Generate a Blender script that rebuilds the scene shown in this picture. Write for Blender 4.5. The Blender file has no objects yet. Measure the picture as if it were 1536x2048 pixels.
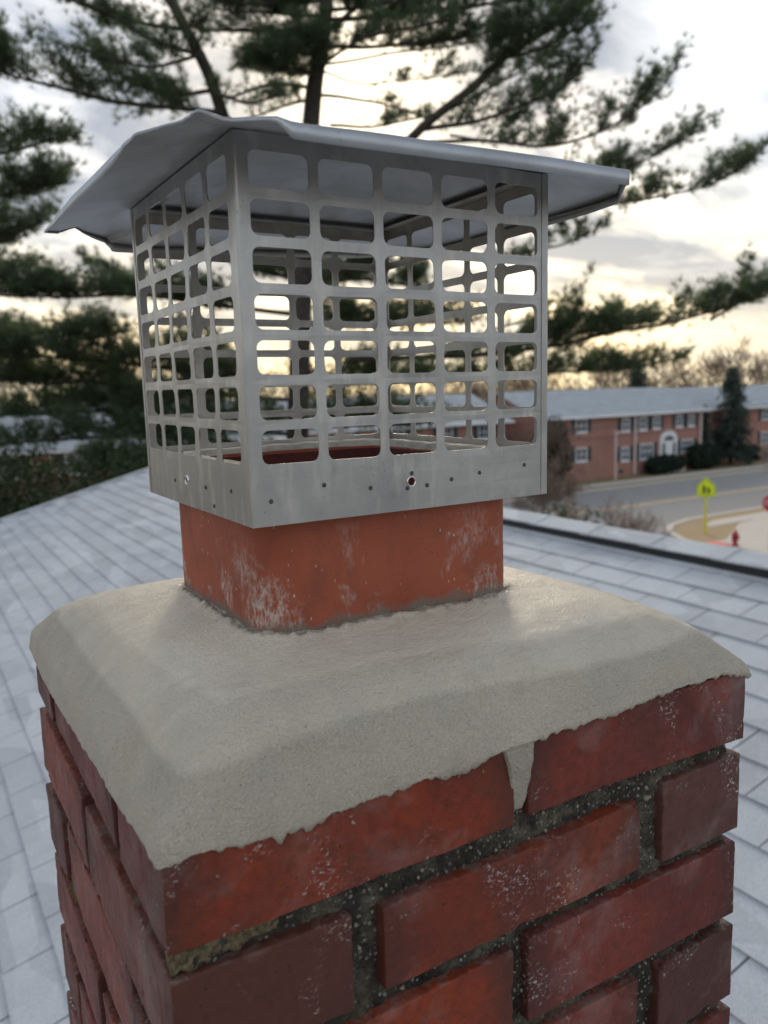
import bpy, bmesh, math, random
import numpy as np
from mathutils import Vector, Matrix

scene = bpy.context.scene
R = math.radians

# ------------------------------------------------------------------ camera
cam_data = bpy.data.cameras.new("camera")
cam = bpy.data.objects.new("camera", cam_data)
scene.collection.objects.link(cam)
CAM_POS = Vector((-0.0834, -0.3467, 0.2027))
c_right = Vector((0.85626153, -0.51585303, -0.02668053))
c_up = Vector((0.10136177, 0.11715305, 0.98792761))
c_fwd = Vector((0.50649974, 0.84862879, -0.15260143))
m = Matrix((c_right, c_up, -c_fwd)).transposed().to_4x4()
m.translation = CAM_POS
cam.matrix_world = m
cam_data.sensor_fit = 'VERTICAL'
cam_data.sensor_height = 36.0
cam_data.sensor_width = 27.0
cam_data.lens = 1613.84 / 2048 * 36.0
cam_data.clip_start = 0.01
cam_data.clip_end = 2000.0
cam_data.dof.use_dof = True
cam_data.dof.focus_distance = 0.56
cam_data.dof.aperture_fstop = 9.0
scene.camera = cam

# ------------------------------------------------------------------ sky + sun
SUN_AZ, SUN_EL = R(60), R(19)          # low sun behind thin cloud, straight ahead
SUN = Vector((math.cos(SUN_AZ) * math.cos(SUN_EL), math.sin(SUN_AZ) * math.cos(SUN_EL), math.sin(SUN_EL)))
world = bpy.data.worlds.new("World")
scene.world = world
world.use_nodes = True
wn, wl = world.node_tree.nodes, world.node_tree.links
wn.clear()
def wnode(t, **kw):
    n = wn.new(t)
    for k, v in kw.items(): setattr(n, k, v)
    return n
def wmath(op, a, b=None, clamp=False):
    n = wnode('ShaderNodeMath', operation=op, use_clamp=clamp)
    for i, v in enumerate((a, b)):
        if v is None: continue
        if isinstance(v, (int, float)): n.inputs[i].default_value = v
        else: wl.new(v, n.inputs[i])
    return n.outputs[0]
def wmix(f, a, b):
    n = wnode('ShaderNodeMix', data_type='RGBA')
    for i, v in ((0, f), (6, a), (7, b)):
        if isinstance(v, (int, float)): n.inputs[i].default_value = v
        elif isinstance(v, tuple): n.inputs[i].default_value = (*v, 1)
        else: wl.new(v, n.inputs[i])
    return n.outputs[2]
sky = wnode('ShaderNodeTexSky', sky_type='NISHITA', sun_disc=False)
sky.sun_elevation = SUN_EL
sky.sun_rotation = R(90) - SUN_AZ
sky.air_density = 1.2; sky.dust_density = 2.0
tc = wnode('ShaderNodeTexCoord')
sep = wnode('ShaderNodeSeparateXYZ'); wl.new(tc.outputs['Generated'], sep.inputs[0])
zc = wmath('MAXIMUM', sep.outputs[2], 0.0)
den = wmath('ADD', zc, 0.22)
cx = wmath('DIVIDE', sep.outputs[0], den); cy = wmath('DIVIDE', sep.outputs[1], den)
comb = wnode('ShaderNodeCombineXYZ'); wl.new(cx, comb.inputs[0]); wl.new(cy, comb.inputs[1])
def wnoise(scale, detail, rough, loc, dist=0.0):
    mp = wnode('ShaderNodeMapping'); mp.inputs['Location'].default_value = loc
    mp.inputs['Scale'].default_value = (1.0, 1.5, 1.0); mp.inputs['Rotation'].default_value = (0, 0, R(25))
    wl.new(comb.outputs[0], mp.inputs[0])
    n = wnode('ShaderNodeTexNoise'); n.inputs['Scale'].default_value = scale
    n.inputs['Detail'].default_value = detail; n.inputs['Roughness'].default_value = rough
    n.inputs['Distortion'].default_value = dist
    wl.new(mp.outputs[0], n.inputs['Vector'])
    return n.outputs[0]
def wramp(fac, stops):
    n = wnode('ShaderNodeValToRGB'); wl.new(fac, n.inputs[0])
    e = n.color_ramp.elements
    while len(e) < len(stops): e.new(0.5)
    for el, (p, c) in zip(e, stops):
        el.position = p; el.color = (*c, 1) if isinstance(c, tuple) else (c, c, c, 1)
    return n.outputs[0]
cover = wramp(wnoise(1.1, 7, 0.55, (3.1, 1.7, 0), 0.2), [(0.38, 0.0), (0.54, 1.0)])
shade = wramp(wnoise(1.5, 6, 0.55, (7.3, 2.2, 0), 0.5), [(0.49, 0.0), (0.67, 1.0)])
dot = wnode('ShaderNodeVectorMath', operation='DOT_PRODUCT')
wl.new(tc.outputs['Generated'], dot.inputs[0]); dot.inputs[1].default_value = SUN
dpos = wmath('MAXIMUM', dot.outputs['Value'], 0.0)
glow = wmath('POWER', dpos, 40.0)           # forward scatter of thin cloud round the hidden sun
halo = wmath('POWER', dpos, 260.0)
# thin cloud: bright, warm towards the sun; thick cloud: blue grey; the side opposite the sun is raised as added fill light
broad = wmath('POWER', wmath('MULTIPLY', wmath('ADD', dot.outputs['Value'], 1.0), 0.5), 2.0)
thin = wmix(glow, wmix(broad, (0.60, 0.615, 0.64), (0.50, 0.535, 0.585)), (1.05, 0.87, 0.60))
thick = wmix(glow, wmix(broad, (0.36, 0.385, 0.43), (0.165, 0.21, 0.285)), (0.46, 0.43, 0.39))
cloud = wmix(shade, thick, thin)
skyc = wnode('ShaderNodeMix', data_type='RGBA', blend_type='MULTIPLY'); skyc.inputs[0].default_value = 1.0
wl.new(sky.outputs[0], skyc.inputs[6]); skyc.inputs[7].default_value = (0.085, 0.085, 0.085, 1)
veil = wmix(0.45, skyc.outputs[2], (0.30, 0.39, 0.51))     # high thin haze over the blue
total = wmix(cover, veil, cloud)
# low band: warm evening haze near the horizon, stronger on the sun's side
hz = wmath('POWER', wmath('SUBTRACT', 1.0, zc), 9.0)
warm = wmix(wmath('POWER', dpos, 2.0), (0.44, 0.46, 0.49), (0.90, 0.71, 0.38))
total = wmix(wmath('MULTIPLY', hz, 0.85), total, warm)
hadd = wnode('ShaderNodeMix', data_type='RGBA', blend_type='ADD'); wl.new(wmath('MULTIPLY', halo, 0.9), hadd.inputs[0])
wl.new(total, hadd.inputs[6]); hadd.inputs[7].default_value = (1.0, 0.82, 0.52, 1)
bg = wnode('ShaderNodeBackground'); wl.new(hadd.outputs[2], bg.inputs[0]); bg.inputs[1].default_value = 1.0
wo = wnode('ShaderNodeOutputWorld'); wl.new(bg.outputs[0], wo.inputs[0])

sun_data = bpy.data.lights.new("sun", 'SUN')
sun_data.energy = 1.5; sun_data.angle = R(14); sun_data.color = (1.0, 0.88, 0.70)
sun = bpy.data.objects.new("sun", sun_data); scene.collection.objects.link(sun)
sun.rotation_euler = (-SUN).to_track_quat('-Z', 'Y').to_euler()
sun.location = (20, 35, 30)

vs = scene.view_settings
vs.view_transform = 'Standard'; vs.look = 'None'; vs.gamma = 1.0; vs.use_curve_mapping = False
vs.exposure = 1.0
scene.cycles.use_denoising = True
scene.cycles.max_bounces = 5; scene.cycles.diffuse_bounces = 3; scene.cycles.glossy_bounces = 3; scene.cycles.transmission_bounces = 3

# ------------------------------------------------------------------ helpers
COL = scene.collection
rng = np.random.default_rng(7)

def hash3(ix, iy, iz, seed):
    with np.errstate(over='ignore'):
        h = (ix.astype(np.uint32) * np.uint32(374761393) + iy.astype(np.uint32) * np.uint32(668265263)
             + iz.astype(np.uint32) * np.uint32(2246822519) + np.uint32(seed * 3266489917 & 0xffffffff))
        h = (h ^ (h >> np.uint32(13))) * np.uint32(1274126177)
        h = h ^ (h >> np.uint32(16))
    return (h & np.uint32(0xffffff)).astype(np.float64) / 0xffffff
def vnoise(P, scale=1.0, seed=0):
    """value noise in -1..1 at points P (N,3)"""
    Q = np.asarray(P) * scale + 1000.0
    i = np.floor(Q).astype(np.int64); t = Q - i; t = t * t * (3 - 2 * t)
    out = 0
    for dx in (0, 1):
        for dy in (0, 1):
            for dz in (0, 1):
                w = (t[:, 0] if dx else 1 - t[:, 0]) * (t[:, 1] if dy else 1 - t[:, 1]) * (t[:, 2] if dz else 1 - t[:, 2])
                out = out + w * hash3(i[:, 0] + dx, i[:, 1] + dy, i[:, 2] + dz, seed)
    return out * 2 - 1
def fbm(P, scale=1.0, seed=0, octs=4, gain=0.5):
    a, s, tot, out = 1.0, scale, 0.0, 0.0
    for o in range(octs):
        out = out + a * vnoise(P, s, seed + o * 17); tot += a; a *= gain; s *= 2.03
    return out / tot

def make_mesh(name, V, F, smooth=False):
    me = bpy.data.meshes.new(name)
    V = np.asarray(V, dtype=np.float32)
    if isinstance(F, np.ndarray):
        n, k = F.shape
        me.vertices.add(len(V)); me.vertices.foreach_set("co", V.ravel())
        me.loops.add(n * k); me.loops.foreach_set("vertex_index", F.astype(np.int32).ravel())
        me.polygons.add(n); me.polygons.foreach_set("loop_start", np.arange(0, n * k, k, dtype=np.int32))
        me.update(calc_edges=True); me.validate()
    else:
        me.from_pydata([tuple(v) for v in V.tolist()], [], [tuple(f) for f in F]); me.update()
    me.polygons.foreach_set("use_smooth", np.full(len(me.polygons), bool(smooth)))
    return me
def add(name, me, mat=None, parent=None, loc=None, kind=None):
    o = bpy.data.objects.new(name, me); COL.objects.link(o)
    if mat is not None and me is not None and not me.materials: me.materials.append(mat)
    if parent is not None: o.parent = parent
    if loc is not None: o.location = loc
    if kind: o["kind"] = kind
    return o
def tag(o, label, cat, group=None):
    o["label"] = label; o["category"] = cat
    if group: o["group"] = group
    return o
def thing(name, label, cat, loc=(0, 0, 0), group=None, rotz=0.0):
    o = bpy.data.objects.new(name, None); COL.objects.link(o)
    o.location = loc; o.rotation_euler = (0, 0, rotz); o.empty_display_size = 0.1
    return tag(o, label, cat, group)
class MB:
    """collects simple solids into one mesh"""
    def __init__(s): s.V = []; s.F = []
    def raw(s, V, F):
        b = len(s.V); s.V += [tuple(v) for v in V]; s.F += [tuple(i + b for i in f) for f in F]; return s
    def box(s, x0, x1, y0, y1, z0, z1):
        return s.raw([(x0, y0, z0), (x1, y0, z0), (x1, y1, z0), (x0, y1, z0), (x0, y0, z1), (x1, y0, z1), (x1, y1, z1), (x0, y1, z1)],
                     [(3, 2, 1, 0), (4, 5, 6, 7), (0, 1, 5, 4), (1, 2, 6, 5), (2, 3, 7, 6), (3, 0, 4, 7)])
    def tube(s, pts, rad, n=6, cap=True):
        pts = [Vector(p) for p in pts]
        if isinstance(rad, (int, float)): rad = [rad] * len(pts)
        rings = []
        for i, p in enumerate(pts):
            t = (pts[min(i + 1, len(pts) - 1)] - pts[max(i - 1, 0)]).normalized()
            a = t.cross(Vector((0, 0, 1)) if abs(t.z) < 0.9 else Vector((1, 0, 0))).normalized(); b = t.cross(a)
            rings.append([p + (a * math.cos(2 * math.pi * k / n) + b * math.sin(2 * math.pi * k / n)) * rad[i] for k in range(n)])
        V = [v for r_ in rings for v in r_]; F = []
        for i in range(len(pts) - 1):
            for k in range(n):
                F.append((i * n + k, i * n + (k + 1) % n, (i + 1) * n + (k + 1) % n, (i + 1) * n + k))
        if cap: F += [tuple(range(n))[::-1], tuple((len(pts) - 1) * n + k for k in range(n))]
        return s.raw(V, F)
    def lathe(s, prof, n=16, at=(0, 0, 0), axis='z'):
        V = []; F = []
        for (r_, z) in prof:
            for k in range(n):
                a = 2 * math.pi * k / n
                p = (r_ * math.cos(a), r_ * math.sin(a), z)
                if axis == 'x': p = (p[2], p[0], p[1])
                if axis == 'y': p = (p[0], p[2], p[1])
                V.append((p[0] + at[0], p[1] + at[1], p[2] + at[2]))
        for i in range(len(prof) - 1):
            for k in range(n): F.append((i * n + k, i * n + (k + 1) % n, (i + 1) * n + (k + 1) % n, (i + 1) * n + k))
        F += [tuple(range(n))[::-1], tuple((len(prof) - 1) * n + k for k in range(n))]
        return s.raw(V, F)
    def prism(s, poly, z0, z1):
        n = len(poly)
        return s.raw([(x, y, z0) for x, y in poly] + [(x, y, z1) for x, y in poly],
                     [tuple(range(n))[::-1], tuple(range(n, 2 * n))] + [(i, (i + 1) % n, n + (i + 1) % n, n + i) for i in range(n)])
    def prism_y(s, poly, y0, y1):
        n = len(poly)
        return s.raw([(x, y0, z) for x, z in poly] + [(x, y1, z) for x, z in poly],
                     [tuple(range(n)), tuple(range(n, 2 * n))[::-1]] + [((i + 1) % n, i, n + i, n + (i + 1) % n) for i in range(n)])
    def build(s, name, mat, parent=None, smooth=False, kind=None, loc=None):
        return add(name, make_mesh(name, s.V, s.F, smooth), mat, parent, loc, kind)

# ---- materials
def material(name, rough=0.7, metal=0.0, spec=0.5):
    mt = bpy.data.materials.new(name); mt.use_nodes = True
    nt = mt.node_tree; b = nt.nodes["Principled BSDF"]
    b.inputs["Roughness"].default_value = rough; b.inputs["Metallic"].default_value = metal
    b.inputs["Specular IOR Level"].default_value = spec
    return mt, nt, b
class NT:
    def __init__(s, nt): s.nt = nt; s.n = nt.nodes; s.l = nt.links
    def set(s, sock, v):
        if v is None: return
        if isinstance(v, (int, float)):
            sock.default_value = v
        elif isinstance(v, tuple): sock.default_value = (*v, 1) if len(v) == 3 and sock.type == 'RGBA' else v
        else: s.l.new(v, sock)
    def coord(s, which='Object', scale=(1, 1, 1), loc=(0, 0, 0), rot=(0, 0, 0)):
        t = s.n.new('ShaderNodeTexCoord'); mp = s.n.new('ShaderNodeMapping')
        mp.inputs['Scale'].default_value = scale; mp.inputs['Location'].default_value = loc; mp.inputs['Rotation'].default_value = rot
        s.l.new(t.outputs[which], mp.inputs[0]); return mp.outputs[0]
    def world(s, scale=(1, 1, 1), loc=(0, 0, 0), rot=(0, 0, 0)):
        t = s.n.new('ShaderNodeNewGeometry'); mp = s.n.new('ShaderNodeMapping')
        mp.inputs['Scale'].default_value = scale; mp.inputs['Location'].default_value = loc; mp.inputs['Rotation'].default_value = rot
        s.l.new(t.outputs['Position'], mp.inputs[0]); return mp.outputs[0]
    def noise(s, vec, scale, detail=4, rough=0.55, dist=0.0):
        n = s.n.new('ShaderNodeTexNoise'); s.l.new(vec, n.inputs['Vector'])
        n.inputs['Scale'].default_value = scale; n.inputs['Detail'].default_value = detail
        n.inputs['Roughness'].default_value = rough; n.inputs['Distortion'].default_value = dist
        return n.outputs[0]
    def voro(s, vec, scale, feature='F1', out='Distance', rand=1.0):
        n = s.n.new('ShaderNodeTexVoronoi'); n.feature = feature; s.l.new(vec, n.inputs['Vector'])
        n.inputs['Scale'].default_value = scale; n.inputs['Randomness'].default_value = rand
        return n.outputs[out]
    def ramp(s, f, stops, interp='LINEAR'):
        n = s.n.new('ShaderNodeValToRGB'); s.l.new(f, n.inputs[0]); n.color_ramp.interpolation = interp
        e = n.color_ramp.elements
        while len(e) < len(stops): e.new(0.5)
        for el, (p_, c) in zip(e, stops):
            el.position = p_; el.color = (*c, 1) if isinstance(c, tuple) else (c, c, c, 1)
        return n.outputs[0]
    def mix(s, f, a, b, blend='MIX'):
        n = s.n.new('ShaderNodeMix'); n.data_type = 'RGBA'; n.blend_type = blend
        s.set(n.inputs[0], f); s.set(n.inputs[6], a); s.set(n.inputs[7], b); return n.outputs[2]
    def math(s, op, a, b=None, clamp=False):
        n = s.n.new('ShaderNodeMath'); n.operation = op; n.use_clamp = clamp
        s.set(n.inputs[0], a); s.set(n.inputs[1], b); return n.outputs[0]
    def sep(s, v):
        n = s.n.new('ShaderNodeSeparateXYZ'); s.l.new(v, n.inputs[0]); return n.outputs
    def bump(s, h, strength, dist, prev=None):
        n = s.n.new('ShaderNodeBump'); n.inputs['Strength'].default_value = strength; n.inputs['Distance'].default_value = dist
        s.l.new(h, n.inputs['Height'])
        if prev is not None: s.l.new(prev, n.inputs['Normal'])
        return n.outputs[0]
    def objcolor(s):
        n = s.n.new('ShaderNodeObjectInfo'); return n.outputs['Color'], n.outputs['Random']
def plain(name, col, rough=0.8, var=0.25, scale=6.0, metal=0.0, bump=0.0):
    """even colour with mottled wear"""
    mt, nt, b = material(name, rough, metal); k = NT(nt)
    v = k.coord('Object')
    nz = k.noise(v, scale, 5, 0.6)
    dark = tuple(c * (1 - var) for c in col); light = tuple(min(1, c * (1 + var)) for c in col)
    k.set(b.inputs['Base Color'], k.ramp(nz, [(0.3, dark), (0.7, light)]))
    if bump: k.set(b.inputs['Normal'], k.bump(nz, 0.5, bump))
    return mt
# ------------------------------------------------------------------ chimney materials
def brick_material():
    mt, nt, b = material("fired_brick", 0.5, 0.0, 0.16); k = NT(nt)
    P = k.world()
    oc, rnd = k.objcolor()
    big = k.noise(P, 16, 5, 0.6, 0.4)
    fine = k.noise(P, 140, 4, 0.65)
    hsv = nt.nodes.new('ShaderNodeHueSaturation'); hsv.inputs['Saturation'].default_value = 0.72; hsv.inputs['Value'].default_value = 0.5
    nt.links.new(oc, hsv.inputs['Color'])
    col = k.mix(k.ramp(big, [(0.44, 0.0), (0.66, 0.65)]), oc, hsv.outputs[0])
    col = k.mix(k.math('MULTIPLY', k.ramp(fine, [(0.45, 0.0), (0.8, 1.0)]), 0.65), col, (0.055, 0.02, 0.013))
    # kiln flashing: purplish areas
    fl = k.noise(P, 9, 3, 0.5, 0.8)
    col = k.mix(k.math('MULTIPLY', k.ramp(fl, [(0.54, 0.0), (0.70, 1.0)]), 0.5), col, (0.075, 0.022, 0.020))
    ge = k.sep(k.coord('Generated'))
    oi = nt.nodes.new('ShaderNodeObjectInfo'); along = k.math('ADD', k.math('MULTIPLY', ge[0], oi.outputs['Alpha']), k.math('MULTIPLY', ge[1], k.math('SUBTRACT', 1.0, oi.outputs['Alpha'])))
    gmx = k.math('ADD', k.math('ABSOLUTE', k.math('SUBTRACT', along, 0.5)), k.math('MULTIPLY', k.math('SUBTRACT', k.noise(P, 30, 4, 0.6), 0.5), 0.22))
    col = k.mix(k.math('MULTIPLY', k.ramp(gmx, [(0.36, 0.0), (0.47, 1.0)]), 0.6), col, (0.060, 0.028, 0.022))
    # small black iron spots
    sp = k.voro(P, 230)
    spm = k.math('MULTIPLY', k.ramp(sp, [(0.12, 1.0), (0.2, 0.0)]), k.ramp(k.noise(P, 55, 2), [(0.56, 0.0), (0.62, 1.0)]))
    col = k.mix(k.math('MULTIPLY', spm, 0.85), col, (0.02, 0.014, 0.013))
    # lime bloom and mortar smears: streaky white flecks in patches
    st = k.world(scale=(120, 120, 150), rot=(0.5, 0.35, 0.0))
    fleck = k.ramp(k.noise(st, 3.0, 5, 0.72), [(0.54, 0.0), (0.66, 1.0)])
    patch = k.ramp(k.noise(P, 15, 5, 0.7, 1.2), [(0.55, 0.0), (0.66, 1.0)])
    fl2 = k.math('MULTIPLY', k.ramp(k.voro(k.world(scale=(300, 300, 190)), 1.0), [(0.10, 1.0), (0.22, 0.0)]), k.ramp(k.noise(P, 33, 3), [(0.62, 0.0), (0.70, 1.0)]))
    bloom = k.math('MAXIMUM', k.math('MULTIPLY', k.math('MULTIPLY', fleck, patch), 0.85), k.math('MULTIPLY', fl2, 0.6))
    haze = k.math('MULTIPLY', k.ramp(k.noise(P, 13, 4, 0.65, 0.3), [(0.54, 0.0), (0.72, 1.0)]), 0.14)
    bloom = k.math('MAXIMUM', bloom, haze)
    col = k.mix(bloom, col, (0.62, 0.57, 0.53))
    # cement left clinging along the arrises
    ge2 = k.sep(k.coord('Generated'))
    ez = k.math('ABSOLUTE', k.math('SUBTRACT', ge2[2], 0.5))
    ezn = k.math('ADD', ez, k.math('MULTIPLY', k.math('SUBTRACT', k.noise(P, 75, 5, 0.75, 0.6), 0.5), 0.20))
    col = k.mix(k.math('MULTIPLY', k.ramp(ezn, [(0.485, 0.0), (0.53, 1.0)]), 0.75), col, (0.20, 0.17, 0.135))
    k.set(b.inputs['Base Color'], col)
    k.set(b.inputs['Roughness'], k.ramp(big, [(0.3, 0.40), (0.7, 0.66)]))
    nb = k.bump(fine, 0.7, 0.0020)
    nb = k.bump(k.noise(k.world(scale=(1, 1, 3)), 60, 3, 0.6), 0.25, 0.002, nb)
    k.set(b.inputs['Normal'], nb)
    return mt
def mortar_material():
    mt, nt, b = material("old_mortar", 0.92, 0.0, 0.25); k = NT(nt)
    P = k.world()
    n1 = k.noise(P, 45, 5, 0.65)
    col = k.ramp(n1, [(0.3, (0.018, 0.016, 0.014)), (0.50, (0.058, 0.051, 0.040)), (0.70, (0.19, 0.165, 0.12))])
    g = k.voro(P, 330, out='Color'); gd = k.voro(P, 330)
    gs = k.sep(g)
    gm = k.math('MULTIPLY', k.ramp(gd, [(0.30, 1.0), (0.45, 0.0)]), k.ramp(gs[0], [(0.60, 0.0), (0.66, 1.0)]))
    col = k.mix(gm, col, k.mix(gs[1], (0.13, 0.11, 0.085), (0.40, 0.36, 0.30)))
    ms = k.math('MULTIPLY', k.ramp(k.noise(P, 14, 3, 0.5), [(0.58, 0.0), (0.70, 1.0)]), 0.45)
    col = k.mix(ms, col, (0.15, 0.13, 0.06))
    k.set(b.inputs['Base Color'], col)
    nb = k.bump(k.noise(P, 300, 4, 0.7), 1.0, 0.0045)
    nb = k.bump(k.ramp(gd, [(0.0, 1.0), (0.5, 0.0)]), 0.7, 0.002, nb)
    k.set(b.inputs['Normal'], nb)
    return mt
def crown_material():
    mt, nt, b = material("crown_cement", 0.62, 0.0, 0.42); k = NT(nt)
    P = k.world()
    at = nt.nodes.new('ShaderNodeAttribute'); at.attribute_name = "band"; band = at.outputs['Fac']
    n1 = k.noise(P, 7, 5, 0.6, 0.4); n2 = k.noise(P, 30, 4, 0.6); n3 = k.noise(P, 900, 3, 0.7)
    col = k.ramp(n1, [(0.30, (0.61, 0.53, 0.405)), (0.70, (0.73, 0.64, 0.495))])
    tm = k.noise(k.world(scale=(1, 3.2, 1), rot=(0, 0, 0.35)), 11, 5, 0.62, 0.9)
    col = k.mix(k.math('MULTIPLY', k.ramp(tm, [(0.46, 0.0), (0.60, 1.0)]), 0.22), col, (0.50, 0.42, 0.30))
    col = k.mix(k.math('MULTIPLY', band, 0.20), col, (0.44, 0.385, 0.285))
    stn = k.math('MULTIPLY', k.ramp(k.noise(P, 12, 6, 0.75, 1.5), [(0.60, 0.0), (0.70, 1.0)]), 0.28)
    col = k.mix(stn, col, (0.34, 0.285, 0.20))
    col = k.mix(k.math('MULTIPLY', k.ramp(n2, [(0.42, 0.0), (0.75, 1.0)]), 0.25), col, (0.37, 0.335, 0.27))
    col = k.mix(k.math('MULTIPLY', k.ramp(n3, [(0.40, 1.0), (0.54, 0.0)]), 0.22), col, (0.36, 0.31, 0.23))
    pit = k.math('MULTIPLY', k.ramp(k.voro(P, 240), [(0.06, 1.0), (0.13, 0.0)]), k.ramp(k.noise(P, 40, 2), [(0.64, 0.0), (0.7, 1.0)]))
    col = k.mix(pit, col, (0.05, 0.045, 0.04))
    # damp, dirty joint where the wash meets the clay liner
    ag = nt.nodes.new('ShaderNodeAttribute'); ag.attribute_name = "grime"
    col = k.mix(k.math('MULTIPLY', ag.outputs['Fac'], 0.8), col, (0.105, 0.088, 0.060))
    k.set(b.inputs['Base Color'], col)
    k.set(b.inputs['Roughness'], k.math('ADD', k.ramp(tm, [(0.35, 0.34), (0.65, 0.52)]), k.math('MULTIPLY', band, 0.18)))
    gr = k.math('MULTIPLY', k.noise(P, 430, 3, 0.8), k.math('ADD', 0.45, k.math('MULTIPLY', band, 0.9)))
    nb = k.bump(gr, 1.0, 0.0036)
    nb = k.bump(tm, 0.22, 0.003, nb)
    nb = k.bump(k.noise(k.world(scale=(1, 2.5, 1), rot=(0, 0, 0.5)), 55, 4, 0.6, 0.6), 0.30, 0.0050, nb)
    nb = k.bump(pit, -0.8, 0.001, nb)
    k.set(b.inputs['Normal'], nb)
    return mt
def flue_material():
    mt, nt, b = material("terracotta", 0.66, 0.0, 0.35); k = NT(nt)
    P = k.world(); xyz = k.sep(P)
    n1 = k.noise(P, 14, 4, 0.6); n2 = k.noise(P, 120, 4, 0.65)
    col = k.ramp(n1, [(0.3, (0.27, 0.064, 0.030)), (0.7, (0.37, 0.095, 0.046))])
    sp = k.math('MULTIPLY', k.ramp(k.voro(P, 330), [(0.15, 1.0), (0.26, 0.0)]), k.ramp(n2, [(0.48, 0.0), (0.58, 1.0)]))
    col = k.mix(k.math('MULTIPLY', sp, 0.6), col, (0.13, 0.04, 0.025))
    # mortar rubbed over the clay while the crown was trowelled: streaky smears
    st = k.noise(k.world(scale=(95, 95, 40), rot=(0.15, 0.55, 0)), 3.6, 5, 0.75)
    patch = k.ramp(k.noise(P, 22, 3, 0.55, 0.7), [(0.60, 0.0), (0.70, 1.0)])
    for (cx_, cy_, cz_, rad) in ((0.102, 0.140, 0.088, 0.022), (0.107, 0.121, 0.066, 0.024), (0.100, 0.175, 0.070, 0.016), (0.275, 0.106, 0.058, 0.016)):
        dn = nt.nodes.new('ShaderNodeVectorMath'); dn.operation = 'DISTANCE'; nt.links.new(P, dn.inputs[0]); dn.inputs[1].default_value = (cx_, cy_, cz_)
        wob = k.math('ADD', dn.outputs['Value'], k.math('MULTIPLY', k.math('SUBTRACT', k.noise(P, 60, 4, 0.7), 0.5), 0.06))
        mr = nt.nodes.new('ShaderNodeMapRange'); mr.inputs[1].default_value = rad; mr.inputs[2].default_value = rad * 0.35; nt.links.new(wob, mr.inputs[0])
        patch = k.math('MAXIMUM', patch, mr.outputs[0])
    smear = k.math('MULTIPLY', k.ramp(st, [(0.42, 0.0), (0.60, 1.0)]), patch)
    low = nt.nodes.new('ShaderNodeMapRange'); low.inputs[1].default_value = 0.135; low.inputs[2].default_value = 0.055
    nt.links.new(xyz[2], low.inputs[0])
    smear = k.math('MULTIPLY', smear, k.math('MULTIPLY', low.outputs[0], 1.1, True))
    dots = k.math('MULTIPLY', k.ramp(k.voro(k.world(scale=(1, 1, 0.6)), 210), [(0.09, 1.0), (0.17, 0.0)]), k.ramp(k.noise(P, 30, 3), [(0.50, 0.0), (0.60, 1.0)]))
    col = k.mix(k.math('MULTIPLY', k.math('MAXIMUM', smear, dots), 0.80), col, (0.56, 0.49, 0.43))
    dk_ = k.math('MULTIPLY', k.ramp(k.noise(k.world(scale=(1, 1, 0.6)), 24, 5, 0.7, 0.8), [(0.54, 0.0), (0.70, 1.0)]), 0.5)
    col = k.mix(dk_, col, (0.12, 0.05, 0.032))
    # cement film left in a ragged line just above the crown
    edge = k.math('ADD', xyz[2], k.math('MULTIPLY', k.math('SUBTRACT', k.noise(P, 48, 5, 0.7), 0.5), 0.030))
    film = nt.nodes.new('ShaderNodeMapRange'); film.inputs[1].default_value = 0.0585; film.inputs[2].default_value = 0.0525
    nt.links.new(edge, film.inputs[0])
    col = k.mix(k.math('MULTIPLY', film.outputs[0], 0.8), col, (0.16, 0.145, 0.115))
    k.set(b.inputs['Base Color'], col)
    nb = k.bump(n2, 0.3, 0.0014)
    nb = k.bump(smear, 0.4, 0.0008, nb)
    nb = k.bump(sp, -0.5, 0.0008, nb)
    k.set(b.inputs['Normal'], nb)
    return mt
M_BRICK, M_MORTAR, M_CROWN, M_FLUE = brick_material(), mortar_material(), crown_material(), flue_material()
M_PEBBLE = plain("pale_grit", (0.22, 0.185, 0.135), 0.75, 0.8, 170)
M_RIM = plain("rim_mortar", (0.56, 0.51, 0.42), 0.8, 0.25, 90, bump=0.001)
M_SOOT = plain("sooty_clay", (0.10, 0.022, 0.016), 0.9, 0.35, 30)
M_MOSS = plain("moss", (0.07, 0.085, 0.02), 0.95, 0.4, 200, bump=0.002)

# ------------------------------------------------------------------ chimney
CW, CD = 0.423, 0.401                 # front (x) and side (y) widths
ROOF_Z0, ROOF_M = -1.45, 0.27         # roof plane z = ROOF_Z0 + ROOF_M * x
chimney = thing("chimney", "square red brick chimney with a rounded grey cement crown on the shingle roof", "chimney", (0, 0, 0))

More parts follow.
